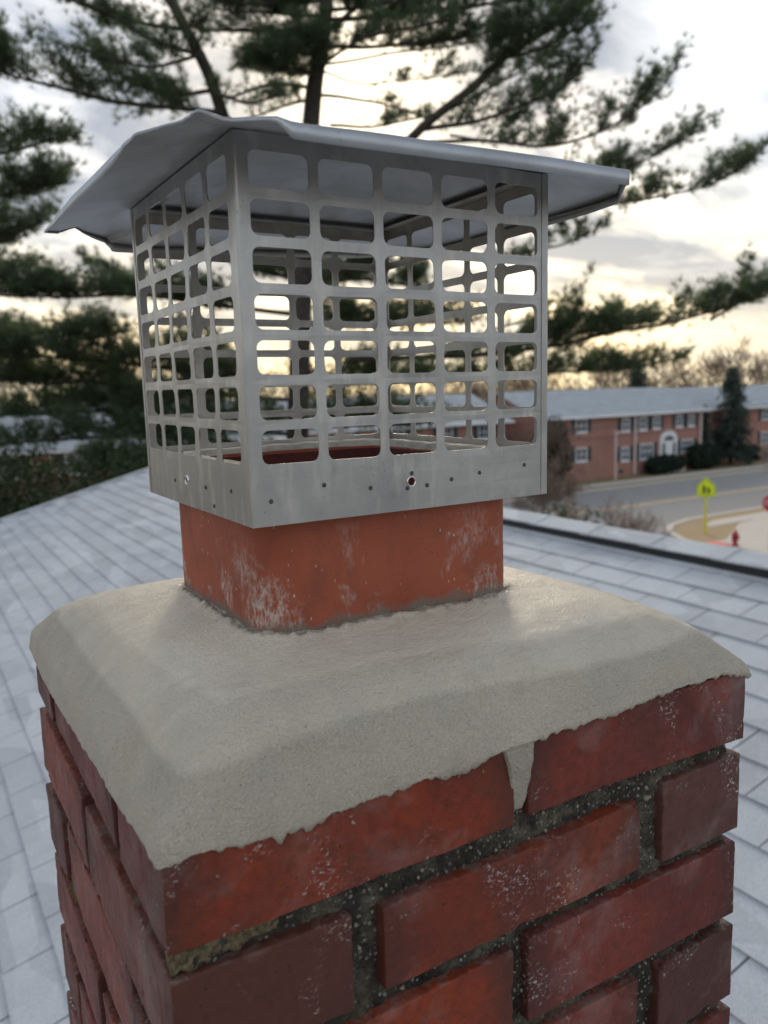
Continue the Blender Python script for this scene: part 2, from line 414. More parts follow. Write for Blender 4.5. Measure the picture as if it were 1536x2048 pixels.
def axis_lines(L, cell):
    e = [0, 0.0008, 0.002, 0.0038, 0.0065]
    n = max(1, int(round((L - 0.02) / cell)))
    mid = np.linspace(0.010, L - 0.010, n + 1)
    return np.concatenate([e, mid, [L - v for v in e[::-1]]])
def box_lattice(ax, ay, az):
    nx, ny, nz = len(ax) - 1, len(ay) - 1, len(az) - 1
    def key(i, j, k_): return (i * (ny + 1) + j) * (nz + 1) + k_
    faces = []
    def grid(na, nb, fn, flip):
        a, b_ = np.meshgrid(np.arange(na), np.arange(nb), indexing='ij'); a = a.ravel(); b_ = b_.ravel()
        q = np.stack([fn(a, b_), fn(a + 1, b_), fn(a + 1, b_ + 1), fn(a, b_ + 1)], 1)
        faces.append(q[:, ::-1] if flip else q)
    grid(nx, ny, lambda i, j: key(i, j, 0), True); grid(nx, ny, lambda i, j: key(i, j, nz), False)
    grid(nx, nz, lambda i, j: key(i, 0, j), False); grid(nx, nz, lambda i, j: key(i, ny, j), True)
    grid(ny, nz, lambda i, j: key(0, i, j), True); grid(ny, nz, lambda i, j: key(nx, i, j), False)
    F = np.concatenate(faces); u, inv = np.unique(F, return_inverse=True); F = inv.reshape(F.shape)
    k_ = u % (nz + 1); j = (u // (nz + 1)) % (ny + 1); i = u // ((nz + 1) * (ny + 1))
    return np.stack([ax[i], ay[j], az[k_]], 1), F
def brick_mesh(lx, ly, lz, seed, cell=0.0036, chip=1.0):
    V, F = box_lattice(axis_lines(lx, cell), axis_lines(ly, cell), axis_lines(lz, cell))
    h = np.array([lx, ly, lz]) / 2; P = V - h
    S = P + seed * 3.17
    n = vnoise(S, 45, seed); n2 = vnoise(S, 120, seed + 5)
    n3 = vnoise(S, 300, seed + 7)
    r = 0.0010 + 0.0014 * np.clip(n, 0, 1) + 0.0008 * np.clip(n3, 0, 1) + chip * 0.016 * np.clip(n * 0.55 + n2 * 0.5 + n3 * 0.25 - 0.38, 0, 1)
    inner = np.clip(P, -(h - r[:, None]), h - r[:, None]); d = P - inner
    ln = np.linalg.norm(d, axis=1); ok = ln > 1e-9
    Q = P.copy(); Q[ok] = inner[ok] + d[ok] / ln[ok][:, None] * r[ok][:, None]
    # slightly crooked, hand-set bricks
    w = np.stack([vnoise(S, 9, seed + 31), vnoise(S, 9, seed + 32), vnoise(S, 9, seed + 33)], 1) * 0.0012
    fine = np.stack([vnoise(S, 70, seed + 41), vnoise(S, 70, seed + 42), vnoise(S, 70, seed + 43)], 1) * 0.0004
    pit = np.clip(vnoise(S, 150, seed + 51) * 0.6 + vnoise(S, 330, seed + 52) * 0.5 - 0.45, 0, 1) * 0.0035
    out = np.sign(P) * (np.abs(P) > h - 1e-6); out /= np.maximum(np.linalg.norm(out, axis=1), 1)[:, None]
    me_ = make_mesh("brick", Q + w + fine - out * pit[:, None], F, True)
    me_.set_sharp_from_angle(angle=R(38))
    return me_
BRICKS = []      # (x0,x1,y0,y1,z0,z1,color,hero)
OR_, RD, PU, BR, PK = (0.235, 0.041, 0.016), (0.205, 0.040, 0.019), (0.185, 0.038, 0.024), (0.165, 0.049, 0.029), (0.21, 0.080, 0.056)
brng = random.Random(5)
N_COURSE = 22
for c in range(N_COURSE):
    zt = -0.070 * c; zb = zt - 0.057; hero = c < 6
    if c == 0: zt = -0.0055
    pal = [RD, PU, OR_, RD, BR, PU]
    pick = lambda: pal[brng.randrange(len(pal))]
    j = lambda s=0.002: brng.uniform(-s, s)
    if c % 2 == 0:
        x_b = 0.208; d = 0.092
        fr = {0: (OR_, PU), 2: (OR_, (0.19, 0.038, 0.024)), 4: (RD, PU)}.get(c, (pick(), pick()))
        lf = {0: (0.17, 0.034, 0.028), 2: (0.21, 0.047, 0.027), 4: (0.19, 0.040, 0.030)}.get(c, pick())
        BRICKS += [(0, x_b, 0, d, zb + j(), zt + j(), fr[0], hero), (0.2205, CW + j(), 0, d, zb, zt + j(), fr[1], hero),
                   (0, 0.206, CD - 0.079, CD, zb, zt + j(), pick(), hero), (0.218, CW, CD - 0.079, CD, zb, zt, pick(), False),
                   (0 + j(), 0.092, 0.104, 0.309, zb + j(), zt + j(), lf, hero), (CW - 0.092, CW, 0.104, 0.309, zb, zt, pick(), False)]
    else:
        d = 0.097
        fc = {1: (BR, (0.215, 0.041, 0.017), PK), 3: (RD, (0.18, 0.040, 0.026), (0.145, 0.046, 0.034)), 5: (PU, RD, PU)}.get(c, (pick(), pick(), pick()))
        lf = {1: ((0.17, 0.052, 0.03), (0.23, 0.048, 0.025)), 3: ((0.17, 0.058, 0.034), (0.21, 0.048, 0.030))}.get(c, (pick(), pick()))
        mz = (zb + 0.001, zt - 0.006) if c == 1 else (zb + j(), zt + j(0.003))
        BRICKS += [(0, d, 0, 0.199, zb + j(), zt + j() - 0.003, fc[0], hero), (0, d, 0.213, CD, zb, zt + j(), lf[1], hero),
                   (0.116, 0.319, 0, 0.092, mz[0], mz[1], fc[1], hero),
                   (0.340, CW, 0, 0.199, zb - 0.001, zt + 0.001, fc[2], hero), (0.340, CW, 0.213, CD, zb, zt, pick(), False),
                   (0.114, 0.322, CD - 0.079, CD, zb, zt, pick(), False)]
low_cache = {}
for i, (x0, x1, y0, y1, z0, z1, colr, hero) in enumerate(BRICKS):
    L = (x1 - x0, y1 - y0, z1 - z0)
    if hero: me = brick_mesh(*L, seed=i + 3)
    else:
        kk = tuple(round(v, 2) for v in L)
        if kk not in low_cache: low_cache[kk] = brick_mesh(*L, seed=i + 3, cell=0.08, chip=0.3)
        me = low_cache[kk]
    o = add("brick", me, M_BRICK, chimney, ((x0 + x1) / 2, (y0 + y1) / 2, (z0 + z1) / 2))
    o.color = (*colr, 1.0 if L[0] > L[1] else 0.0)
    o.rotation_euler = (brng.uniform(-.004, .004), brng.uniform(-.006, .006), brng.uniform(-.006, .006))

# mortar: rough raked-back bed, fine where the camera is close
def mortar_face(u0, u1, z0, z1, du, axis, pos, sgn, seed):
    nu, nz = int((u1 - u0) / du), int((z1 - z0) / du)
    U, Z = np.meshgrid(np.linspace(u0, u1, nu + 1), np.linspace(z0, z1, nz + 1), indexing='ij')
    U, Z = U.ravel(), Z.ravel(); W_ = np.full_like(U, pos)
    P = np.stack([U, W_, Z], 1) if axis == 'y' else np.stack([W_, U, Z], 1)
    dsp = 0.0046 * fbm(P, 55, seed, 3) + 0.0034 * fbm(P, 230, seed + 9, 3, 0.8) 
    P[:, 1 if axis == 'y' else 0] += sgn * dsp
    a, b_ = np.meshgrid(np.arange(nu), np.arange(nz), indexing='ij'); a = a.ravel(); b_ = b_.ravel(); s = nz + 1
    F = np.stack([a * s + b_, (a + 1) * s + b_, (a + 1) * s + b_ + 1, a * s + b_ + 1], 1)
    return P, F
rec = 0.0076
parts = []
for (args) in [(rec, CW - rec, -0.44, -0.004, 0.0028, 'y', rec, -1, 11), (rec, CD - rec, -0.44, -0.004, 0.0028, 'x', rec, -1, 21)]:
    parts.append(mortar_face(*args))
# plain remainder: other sides, lower stem, top
mbx = MB().box(rec + 0.006, CW - rec, rec + 0.006, CD - rec, -1.62, -0.006)
Vs, Fs, base = [], [], 0
for P, F in parts:
    Vs.append(P); Fs.append(F + base); base += len(P)
mV = np.concatenate(Vs + [np.array(mbx.V)]); mF = np.concatenate(Fs + [np.array(mbx.F) + base])
add("mortar", make_mesh("mortar", mV, mF, True), M_MORTAR, chimney)
# loose round grit showing in the weathered joints
def ico(): 
    bm = bmesh.new(); bmesh.ops.create_icosphere(bm, subdivisions=1, radius=1.0)
    V = np.array([v.co[:] for v in bm.verts]); F = np.array([[v.index for v in f.verts] for f in bm.faces]); bm.free(); return V, F
IV, IF = ico()
def scatter_pebbles(n, seed):
    g = np.random.default_rng(seed); V = []; F = []; b0 = 0
    for _ in range(n):
        if g.random() < 0.68: p = np.array([g.uniform(0.005, CW - 0.005), rec - 0.0005 + g.uniform(-.001, .001), g.uniform(-0.40, -0.05)])
        else: p = np.array([rec - 0.0005 + g.uniform(-.001, .001), g.uniform(0.0, CD), g.uniform(-0.40, -0.05)])
        inside = any(b_[0] - .001 < p[0] < b_[1] + .001 and b_[2] - .001 < p[1] < b_[3] + .001 and b_[4] < p[2] < b_[5] for b_ in BRICKS[:42])
        if inside: continue
        s = min(0.0003 + g.exponential(0.00050), 0.0034)
        V.append(IV * s * g.uniform(0.7, 1.2, 3) + p); F.append(IF + b0); b0 += len(IV)
    return np.concatenate(V), np.concatenate(F)
pv, pf = scatter_pebbles(1150, 3)
add("mortar_grit", make_mesh("mortar_grit", pv, pf, True), M_PEBBLE, chimney, kind="stuff")
# moss pocket on the left face
g = np.random.default_rng(9); V = []; F = []; b0 = 0
for (yy, zz, sp_, n_) in ((0.322, -0.150, 0.006, 90), (0.318, -0.205, 0.011, 240)):
    for _ in range(n_):
        p = np.array([0.004 + g.uniform(0, .005), yy + g.normal(0, sp_ * .55), zz + g.normal(0, sp_)])
        V.append(IV * g.uniform(.001, .0024) + p); F.append(IF + b0); b0 += len(IV)
add("moss", make_mesh("moss", np.concatenate(V), np.concatenate(F), True), M_MOSS, chimney)

# crumbling old pointing bulging out of the first bed joint at the near corner
pv, pf = box_lattice(np.linspace(0, 1, 40), np.linspace(0, 1, 6), np.linspace(0, 1, 12))
pu = pv[:, 0]; top = -0.0572 - 0.002 * np.abs(vnoise(pv * [9, 0, 0], 1.0, 2)); bot = -0.0735 + 0.004 * pu + 0.003 * vnoise(pv * [11, 0, 0], 1.0, 5)
pp = np.stack([0.0015 + pu * 0.062, 0.0035 + pu * 0.004 + pv[:, 1] * 0.010, bot + (top - bot) * pv[:, 2]], 1)
pp += np.stack([fbm(pp, 140, 401 + c_, 3, 0.7) for c_ in range(3)], 1) * 0.0024
M_OLDP = plain("lichen_stained_pointing", (0.125, 0.098, 0.050), 0.95, 0.85, 330, bump=0.006)
add("mortar_patch", make_mesh("mortar_patch", pp, pf, True), M_OLDP, chimney)
# ---- crown
FX0, FX1, FY0, FY1, FR = 0.100, 0.305, 0.106, 0.302, 0.033     # clay liner outline
prof_d = np.array([0, 0.0012, 0.003, 0.006, 0.010, 0.014, 0.019, 0.025, 0.033, 0.042, 0.052, 0.064, 0.080, 0.10, 0.14])
prof_z = np.array([0, 0.0058, 0.0100, 0.0158, 0.0222, 0.0277, 0.0332, 0.0382, 0.0431, 0.0470, 0.0502, 0.0528, 0.0553, 0.0577, 0.0600])
def edge_front(x): return np.interp(x, [0, .02, .048, .07, .123, .20, .28, .35, .40, .423], [-.009, -.0085, -.0115, -.0105, -.008, -.0055, -.004, -.001, -.001, -.005])
def edge_left(y): return np.interp(y, [0, .03, .09, .176, .24, .31, .37, .401], [-.008, -.0085, -.0125, -.0165, -.019, -.022, -.018, -.016])
def crown_height(X, Y):
    dl, dr, df, db = X, CW - X, Y, CD - Y
    D = np.stack([dl, dr, df, db], 0); D = np.clip(D, 0, None)
    a_, b2 = np.minimum(D[0], D[1]), np.minimum(D[2], D[3])
    d = a_ * b2 / np.sqrt(a_ ** 2 + b2 ** 2 + 1e-12)
    w = 1 / (D + 0.004) ** 2
    ze = (edge_left(Y) * w[0] + edge_front(X) * w[2] + (-0.012) * w[1] + (-0.014) * w[3]) / w.sum(0)
    fade = np.clip(d / 0.0016, 0, 1)
    Q3 = np.stack([X, Y, 0 * X], 1)
    dw = d * (1 + 0.07 * vnoise(Q3, 8, 301) + 0.03 * vnoise(Q3, 27, 302))
    z = ze * (1 - fade) + (-0.008) * fade + np.interp(dw, prof_d, prof_z)
    # fillet against the clay liner
    qx = np.maximum(np.maximum(FX0 + FR - X, X - FX1 + FR), 0); qy = np.maximum(np.maximum(FY0 + FR - Y, Y - FY1 + FR), 0)
    fd = np.sqrt(qx ** 2 + qy ** 2) - FR
    z = z + 0.004 * np.exp(-np.clip(fd, 0, None) / 0.010) - 0.0022 * np.exp(-((fd - 0.001) / 0.0022) ** 2)
    return z, d, fd
gx = np.concatenate([np.linspace(0, .02, 22)[:-1], np.linspace(.02, CW - .02, 230), np.linspace(CW - .02, CW, 22)[1:]])
gy = np.concatenate([np.linspace(0, .02, 22)[:-1], np.linspace(.02, CD - .02, 220), np.linspace(CD - .02, CD, 22)[1:]])
X, Y = np.meshgrid(gx, gy, indexing='ij')
Zc, dd, fd = crown_height(X.ravel(), Y.ravel())
P = np.stack([X.ravel(), Y.ravel(), Zc], 1)
trow = np.sin(P[:, 0] * 9 + P[:, 1] * 6 + 2.5 * vnoise(P * [1, 1, 0], 7, 61))
P[:, 2] += 0.0011 * fbm(P * [1, 1, 0], 16, 5, 3) + 0.00035 * fbm(P * [1, 1, 0], 120, 8, 3) + 0.0002 * trow
# torn trowel ridges near the edges, crumbly ring round the liner
rough = np.clip(1 - dd / 0.022, 0, 1); P[:, 2] += rough * 0.0010 * fbm(P, 150, 51, 3, 0.7)
crum = np.exp(-((fd - 0.003) / 0.004) ** 2); P[:, 2] += crum * 0.0042 * (0.15 + fbm(P, 150, 71, 3, 0.8))
nX, nY = len(gx), len(gy)
push = 0.0032     # cement stands proud of the brick faces
edge_mask = np.clip(1 - dd / 0.012, 0, 1)
P[:, 0] += np.where(X.ravel() < CW / 2, -1, 1) * push * np.clip(1 - np.minimum(X.ravel(), CW - X.ravel()) / 0.012, 0, 1)
P[:, 1] += np.where(Y.ravel() < CD / 2, -1, 1) * push * np.clip(1 - np.minimum(Y.ravel(), CD - Y.ravel()) / 0.012, 0, 1)
a, b_ = np.meshgrid(np.arange(nX - 1), np.arange(nY - 1), indexing='ij'); a = a.ravel(); b_ = b_.ravel()
Fq = np.stack([a * nY + b_, (a + 1) * nY + b_, (a + 1) * nY + b_ + 1, a * nY + b_ + 1], 1)
# ragged skirt hanging over the top course, then tucked back to the brick
ring = [i * nY for i in range(nX)] + [(nX - 1) * nY + j_ for j_ in range(1, nY)] + [i * nY + nY - 1 for i in range(nX - 2, -1, -1)] + [j_ for j_ in range(nY - 2, 0, -1)]
ring = np.array(ring); Rp = P[ring].copy(); nR = len(ring)
ctr = np.array([CW / 2, CD / 2, 0])
nrm = np.zeros((nR, 3))
nrm[:, 0] = np.where(Rp[:, 0] < 0.001, -1, np.where(Rp[:, 0] > CW - 0.001, 1, 0)); nrm[:, 1] = np.where(Rp[:, 1] < 0.001, -1, np.where(Rp[:, 1] > CD - 0.001, 1, 0))
rag = 0.0014 + 0.0056 * np.clip(fbm(Rp * [1, 1, 0], 90, 91, 4, 0.8) + 0.15, 0, 1) + 0.0045 * np.clip(vnoise(Rp * [1, 1, 0], 24, 95) - 0.25, 0, 1)
torn = np.exp(-((Rp[:, 0] - 0.055) / 0.022) ** 2) * (Rp[:, 1] < 0)
rag = rag + torn * 0.0060 * np.clip(vnoise(Rp, 190, 99) + 0.25, 0, 1)
S1 = Rp.copy(); S1[:, 2] -= rag * 0.5; S1 += nrm * 0.0007 * fbm(Rp, 200, 93, 2)[:, None]
S2 = Rp.copy(); S2[:, 2] -= rag; S2 -= nrm * 0.0012
S3 = S2 - nrm * 0.009; S3[:, 2] += 0.0005
n0 = len(P); Vc = np.concatenate([P, S1, S2, S3]); sk = []
idx = [ring, n0 + np.arange(nR), n0 + nR + np.arange(nR), n0 + 2 * nR + np.arange(nR)]
for q in range(3):
    A, B = idx[q], idx[q + 1]; sk.append(np.stack([A, B, np.roll(B, -1), np.roll(A, -1)], 1))
crown = add("cement_crown", make_mesh("cement_crown", Vc, np.concatenate([Fq] + sk), True), M_CROWN, chimney)
wob = dd * (1 + 0.24 * vnoise(P * [1, 1, 0], 7, 501) + 0.10 * vnoise(P * [1, 1, 0], 30, 502))
bandv = np.clip((0.019 - wob) / 0.0035, 0, 1) * 0.65 + np.clip((0.044 - wob) / 0.004, 0, 1) * 0.35
gr_ = np.exp(-(np.clip(fd - 0.0005, 0, None) / 0.0045) ** 2) * np.clip(0.75 + 0.9 * fbm(P * [1, 1, 0], 60, 601, 4, 0.7), 0, 1)
gr_ = np.maximum(gr_, 0.9 * np.exp(-(np.clip(fd, 0, None) / 0.016) ** 2) * np.clip(fbm(P * [1, 1, 0], 130, 611, 3, 0.8) * 2.2 - 0.55, 0, 1))
at2 = crown.data.attributes.new("grime", 'FLOAT', 'POINT'); at2.data.foreach_set("value", np.r_[gr_, np.zeros(3 * nR)].astype(np.float32))
att = crown.data.attributes.new("band", 'FLOAT', 'POINT'); att.data.foreach_set("value", np.r_[bandv, np.ones(3 * nR)].astype(np.float32))
# fresh cement pressed down into the first open joint of the front
wv, wf = box_lattice(np.linspace(0, 1, 12), np.linspace(0, 1, 5), np.linspace(0, 1, 34))
t = 1 - wv[:, 2]
x0 = np.interp(t, [0, .3, .75, 1], [.1985, .2030, .2078, .2112]); x1 = np.interp(t, [0, .3, .8, 1], [.2215, .2208, .2200, .2172])
wp = np.stack([x0 + (x1 - x0) * wv[:, 0], -0.0022 + 0.0060 * np.clip(t - 0.35, 0, 1) / 0.65 + wv[:, 1] * 0.014, -0.003 - 0.048 * t], 1)
wp[:, 1] += np.where(wv[:, 1] < .1, 0.0006 * fbm(wp, 160, 4, 3), 0)
wp[:, 0] += 0.0014 * fbm(wp, 110, 6, 3, 0.7)
jf = add("joint_fill", make_mesh("joint_fill", wp, wf, True), M_CROWN, chimney)
atj = jf.data.attributes.new("band", 'FLOAT', 'POINT'); atj.data.foreach_set("value", np.full(len(wp), 1.6, np.float32))

# ---- clay flue liner
def rrect(x0, x1, y0, y1, r, n=10):
    pts = []
    for (cx_, cy_, a0) in ((x1 - r, y0 + r, -90), (x1 - r, y1 - r, 0), (x0 + r, y1 - r, 90), (x0 + r, y0 + r, 180)):
        for q in range(n + 1):
            a_ = R(a0 + 90 * q / n); pts.append((cx_ + r * math.cos(a_), cy_ + r * math.sin(a_)))
    return pts
def resample(pts, n):
    P_ = np.array(pts + [pts[0]]); L = np.r_[0, np.cumsum(np.linalg.norm(np.diff(P_, axis=0), axis=1))]
    t_ = np.linspace(0, L[-1], n, endpoint=False); return np.stack([np.interp(t_, L, P_[:, 0]), np.interp(t_, L, P_[:, 1])], 1)
NF = 260; TOP = 0.1535; WALL = 0.0165
outer = resample(rrect(FX0, FX1, FY0, FY1, FR), NF); inner = resample(rrect(FX0 + WALL, FX1 - WALL, FY0 + WALL, FY1 - WALL, FR - 0.009), NF)
zs = np.linspace(0.03, TOP - 0.004, 40)
rows = [np.c_[outer, np.full(NF, z)] for z in zs]
rows.append(np.c_[outer * 0.85 + inner * 0.15, np.full(NF, TOP)]); rows.append(np.c_[outer * 0.2 + inner * 0.8, np.full(NF, TOP)])
rows += [np.c_[inner, np.full(NF, z)] for z in (TOP - 0.004, 0.10, -0.2, -0.6)]
Vf = np.concatenate(rows); cen = np.array([(FX0 + FX1) / 2, (FY0 + FY1) / 2, 0])
nout = Vf - cen; nout[:, 2] = 0; nout /= np.linalg.norm(nout, axis=1)[:, None]
Vf = Vf + nout * (0.0009 * fbm(Vf, 14, 13, 3) + 0.00025 * fbm(Vf, 110, 14, 2))[:, None]
Ff = []; nr = len(rows)
i_ = np.arange(NF)
for q in range(nr - 1): Ff.append(np.stack([q * NF + i_, q * NF + (i_ + 1) % NF, (q + 1) * NF + (i_ + 1) % NF, (q + 1) * NF + i_], 1))
me = make_mesh("flue_liner", Vf, np.concatenate(Ff), True)
me.materials.append(M_FLUE); me.materials.append(M_SOOT)
mi = np.zeros(len(me.polygons), dtype=np.int32); mi[(len(zs) + 2) * NF:] = 1; me.polygons.foreach_set("material_index", mi)
flue = add("flue_liner", me, None, chimney); flue["label"] = "terracotta clay flue liner with rounded corners and mortar smears"
# lumpy mortar bedding on the rim of the liner
rr = [np.c_[outer * 1.0, np.full(NF, TOP - 0.006)], np.c_[outer * .97 + inner * .03, np.full(NF, TOP + 0.002)], np.c_[outer * .5 + inner * .5, np.full(NF, TOP + 0.0035)], np.c_[outer * .1 + inner * .9, np.full(NF, TOP + 0.0015)], np.c_[outer * .02 + inner * .98, np.full(NF, TOP - 0.004)]]
Vr = np.concatenate(rr); Vr[:, 2] += 0.0016 * fbm(Vr, 60, 33, 3); Vr[:, :2] += (Vr[:, :2] - cen[:2]) * 0.008
Fr_ = np.concatenate([np.stack([q * NF + i_, q * NF + (i_ + 1) % NF, (q + 1) * NF + (i_ + 1) % NF, (q + 1) * NF + i_], 1) for q in range(4)])
add("rim_bedding", make_mesh("rim_bedding", Vr, Fr_, True), M_RIM, flue)
# ------------------------------------------------------------------ chimney cap
def steel(name, base, rough, dirt):
    mt, nt, b = material(name, rough, 1.0); k = NT(nt)
    P = k.world()
    n1 = k.noise(P, 18, 5, 0.6, 0.6); n2 = k.noise(k.world(scale=(1, 1, 0.25)), 90, 4, 0.6); n3 = k.noise(P, 240, 3, 0.6)
    col = k.mix(k.ramp(n1, [(0.3, 0.0), (0.75, 1.0)]), tuple(c * 1.06 for c in base), tuple(c * 0.80 for c in base))
    st = k.math('MULTIPLY', k.ramp(n2, [(0.50, 0.0), (0.72, 1.0)]), dirt)
    col = k.mix(st, col, (0.62, 0.58, 0.50))
    sp = k.math('MULTIPLY', k.ramp(k.voro(P, 300), [(0.08, 1.0), (0.17, 0.0)]), k.ramp(k.noise(P, 42, 3), [(0.58, 0.0), (0.66, 1.0)]))
    col = k.mix(k.math('MULTIPLY', sp, 0.7), col, (0.10, 0.095, 0.09))
    grime = k.math('MULTIPLY', k.ramp(k.noise(P, 30, 5, 0.7, 0.8), [(0.58, 0.0), (0.74, 1.0)]), dirt * 0.9)
    col = k.mix(grime, col, (0.20, 0.19, 0.18))
    k.set(b.inputs['Base Color'], col)
    k.set(b.inputs['Metallic'], k.math('SUBTRACT', 1.0, k.math('MULTIPLY', k.math('MAXIMUM', st, grime), 0.6)))
    k.set(b.inputs['Roughness'], k.math('ADD', rough - 0.08, k.math('MULTIPLY', n1, 0.2)))
    scr = k.noise(k.world(scale=(30, 30, 900), rot=(0.12, 0.08, 0)), 1.0, 3, 0.7)
    nb = k.bump(n3, 0.10, 0.0006); nb = k.bump(scr, 0.12, 0.0005, nb); nb = k.bump(k.noise(P, 9, 2, 0.5), 0.22, 0.006, nb)
    k.set(b.inputs['Normal'], nb)
    return mt
M_STEEL = steel("weathered_stainless", (0.43, 0.415, 0.39), 0.43, 0.5)
M_LID = steel("dull_lid_steel", (0.45, 0.455, 0.46), 0.50, 0.12)
M_DARK = plain("dark_hole", (0.02, 0.02, 0.02), 0.8, 0.2)
M_RIVET = plain("rust_dark_screw", (0.085, 0.075, 0.068), 0.6, 0.4, 900, metal=0.5)
M_BRIGHT, _nt, _b = material("bare_cut_steel", 0.25, 1.0); _b.inputs['Base Color'].default_value = (0.7, 0.69, 0.67, 1)

KX0, KX1, KY0, KY1, KZ0, KZ1 = 0.0895, 0.3178, 0.0931, 0.3163, 0.1230, 0.3440
cap = thing("chimney_cowl", "stainless steel chimney cap with mesh sides and a dented lid over the clay flue", "chimney cap", (0, 0, 0))
def mesh_panel(length, u_first, pitch, w, holes):
    """flat plate in (u, z) with 7 x 5 rounded openings and small round holes in the bottom band"""
    V = {}; VL = []; F = []
    def vid(u_, z_):
        kk = (round(u_, 6), round(z_, 6))
        if kk not in V: V[kk] = len(VL); VL.append((u_, z_))
        return V[kk]
    us = [0.0] + [u_first + pitch * (i + 0.5) - (pitch - w) / 2 + (pitch - w) / 2 * 0 for i in range(0)]
    edges_u = [0.0] + [u_first + pitch * i + w + (pitch - w) / 2 for i in range(4)] + [length]
    zb0, zp, zh = 0.1596, 0.0259, 0.0199
    edges_z = [zb0 - 0.004] + [zb0 + zp * i + zh + (zp - zh) / 2 for i in range(6)] + [KZ1]
    r_ = 0.0048; ns = 5
    for ci in range(5):
        for ri in range(7):
            U0, U1, Z0, Z1 = edges_u[ci], edges_u[ci + 1], edges_z[ri], edges_z[ri + 1]
            a0, a1 = u_first + pitch * ci, u_first + pitch * ci + w; b0, b1 = zb0 + zp * ri, zb0 + zp * ri + zh
            corners = [((a1 - r_, b0 + r_), -90, (U1, Z0)), ((a1 - r_, b1 - r_), 0, (U1, Z1)), ((a0 + r_, b1 - r_), 90, (U0, Z1)), ((a0 + r_, b0 + r_), 180, (U0, Z0))]
            loops = []
            for (cc, ang, oc) in corners:
                arc = [vid(cc[0] + r_ * math.cos(R(ang + 90 * q / ns)), cc[1] + r_ * math.sin(R(ang + 90 * q / ns))) for q in range(ns + 1)]
                loops.append((arc, vid(*oc)))
            for q in range(4):
                arc, oc = loops[q]; narc, noc = loops[(q + 1) % 4]
                for s_ in range(ns): F.append((oc, arc[s_ + 1], arc[s_]))
                F.append((oc, noc, narc[0], arc[-1]))
    # bottom band, with a round punched hole
    Z0, Z1 = KZ0, edges_z[0]
    hu, hz, hr = holes
    nu = sorted(set(edges_u + [hu - 0.006, hu + 0.006])); nz = [Z0, hz - 0.006, hz + 0.006, Z1]
    for i in range(len(nu) - 1):
        for j_ in range(3):
            if abs(nu[i] - (hu - 0.006)) < 1e-9 and j_ == 1:
                nc = 24; circ = [vid(hu + hr * math.cos(2 * math.pi * q / nc), hz + hr * math.sin(2 * math.pi * q / nc)) for q in range(nc)]
                sq = []
                for q in range(nc):
                    a_ = 2 * math.pi * q / nc; cx_, sx_ = math.cos(a_), math.sin(a_); s_ = 0.006 / max(abs(cx_), abs(sx_)); sq.append(vid(hu + cx_ * s_, hz + sx_ * s_))
                for q in range(nc): F.append((circ[q], sq[q], sq[(q + 1) % nc], circ[(q + 1) % nc]))
                continue
            F.append((vid(nu[i], nz[j_]), vid(nu[i + 1], nz[j_]), vid(nu[i + 1], nz[j_ + 1]), vid(nu[i], nz[j_ + 1])))
    return VL, F
TH = 0.0007
def plate(VL, F, to3d, name, mat, parent):
    V0 = [to3d(u_, z_, 0) for u_, z_ in VL]; V1 = [to3d(u_, z_, TH) for u_, z_ in VL]; n = len(VL)
    from collections import defaultdict
    cnt = defaultdict(int); edge = {}
    for f in F:
        for i in range(len(f)):
            a_, b2 = f[i], f[(i + 1) % len(f)]; kk = (min(a_, b2), max(a_, b2)); cnt[kk] += 1; edge[kk] = (a_, b2)
    FF = [f for f in F] + [tuple(i + n for i in f[::-1]) for f in F]
    FF += [(edge[kk][1], edge[kk][0], edge[kk][0] + n, edge[kk][1] + n) for kk, c_ in cnt.items() if c_ == 1]
    bmx = bmesh.new(); vv = [bmx.verts.new(v) for v in V0 + V1]
    for f in FF:
        try: bmx.faces.new([vv[i] for i in f])
        except ValueError: pass
    bmesh.ops.recalc_face_normals(bmx, faces=bmx.faces)
    me_ = bpy.data.meshes.new(name); bmx.to_mesh(me_); bmx.free()
    return add(name, me_, mat, parent)
LX, LY = KX1 - KX0, KY1 - KY0
def flex(u_, z_, L): return math.sin(math.pi * min(max(u_ / L, 0), 1)) * (0.0008 * math.sin(3.1 * u_ / L * math.pi) * math.sin((z_ - KZ0) * 16) + 0.0005 * math.sin(z_ * 60 + u_ * 25))
lean = lambda z_: (z_ - KZ0) / (KZ1 - KZ0)
VL, F = mesh_panel(LX, 0.0080, 0.0434, 0.0370, (0.1105, 0.1417, 0.0030))
front = plate(VL, F, lambda u_, z_, t_: (KX0 + u_ + 0.0 * lean(z_) * (u_ / LX), KY0 + t_ + flex(u_, z_, LX), z_), "mesh_panel", M_STEEL, cap)
VL, F = mesh_panel(LX, 0.0080, 0.0434, 0.0370, (0.1105, 0.1417, 0.0030))
plate(VL, F, lambda u_, z_, t_: (KX0 + u_ + 0.0 * lean(z_) * (u_ / LX), KY1 - t_ + flex(u_, z_, LX), z_), "mesh_panel", M_STEEL, cap)
VL, F = mesh_panel(LY - 0.0022, 0.0120, 0.0416, 0.0345, (0.118, 0.1417, 0.0030))
plate(VL, F, lambda u_, z_, t_: (KX0 + t_ + flex(u_, z_, LY), KY0 + 0.0011 + u_, z_), "mesh_panel", M_STEEL, cap)
VL, F = mesh_panel(LY - 0.0022, 0.0120, 0.0416, 0.0345, (0.118, 0.1417, 0.0030))
plate(VL, F, lambda u_, z_, t_: (KX1 - t_ + 0.0 * lean(z_), KY0 + 0.0011 + u_, z_), "mesh_panel", M_STEEL, cap)
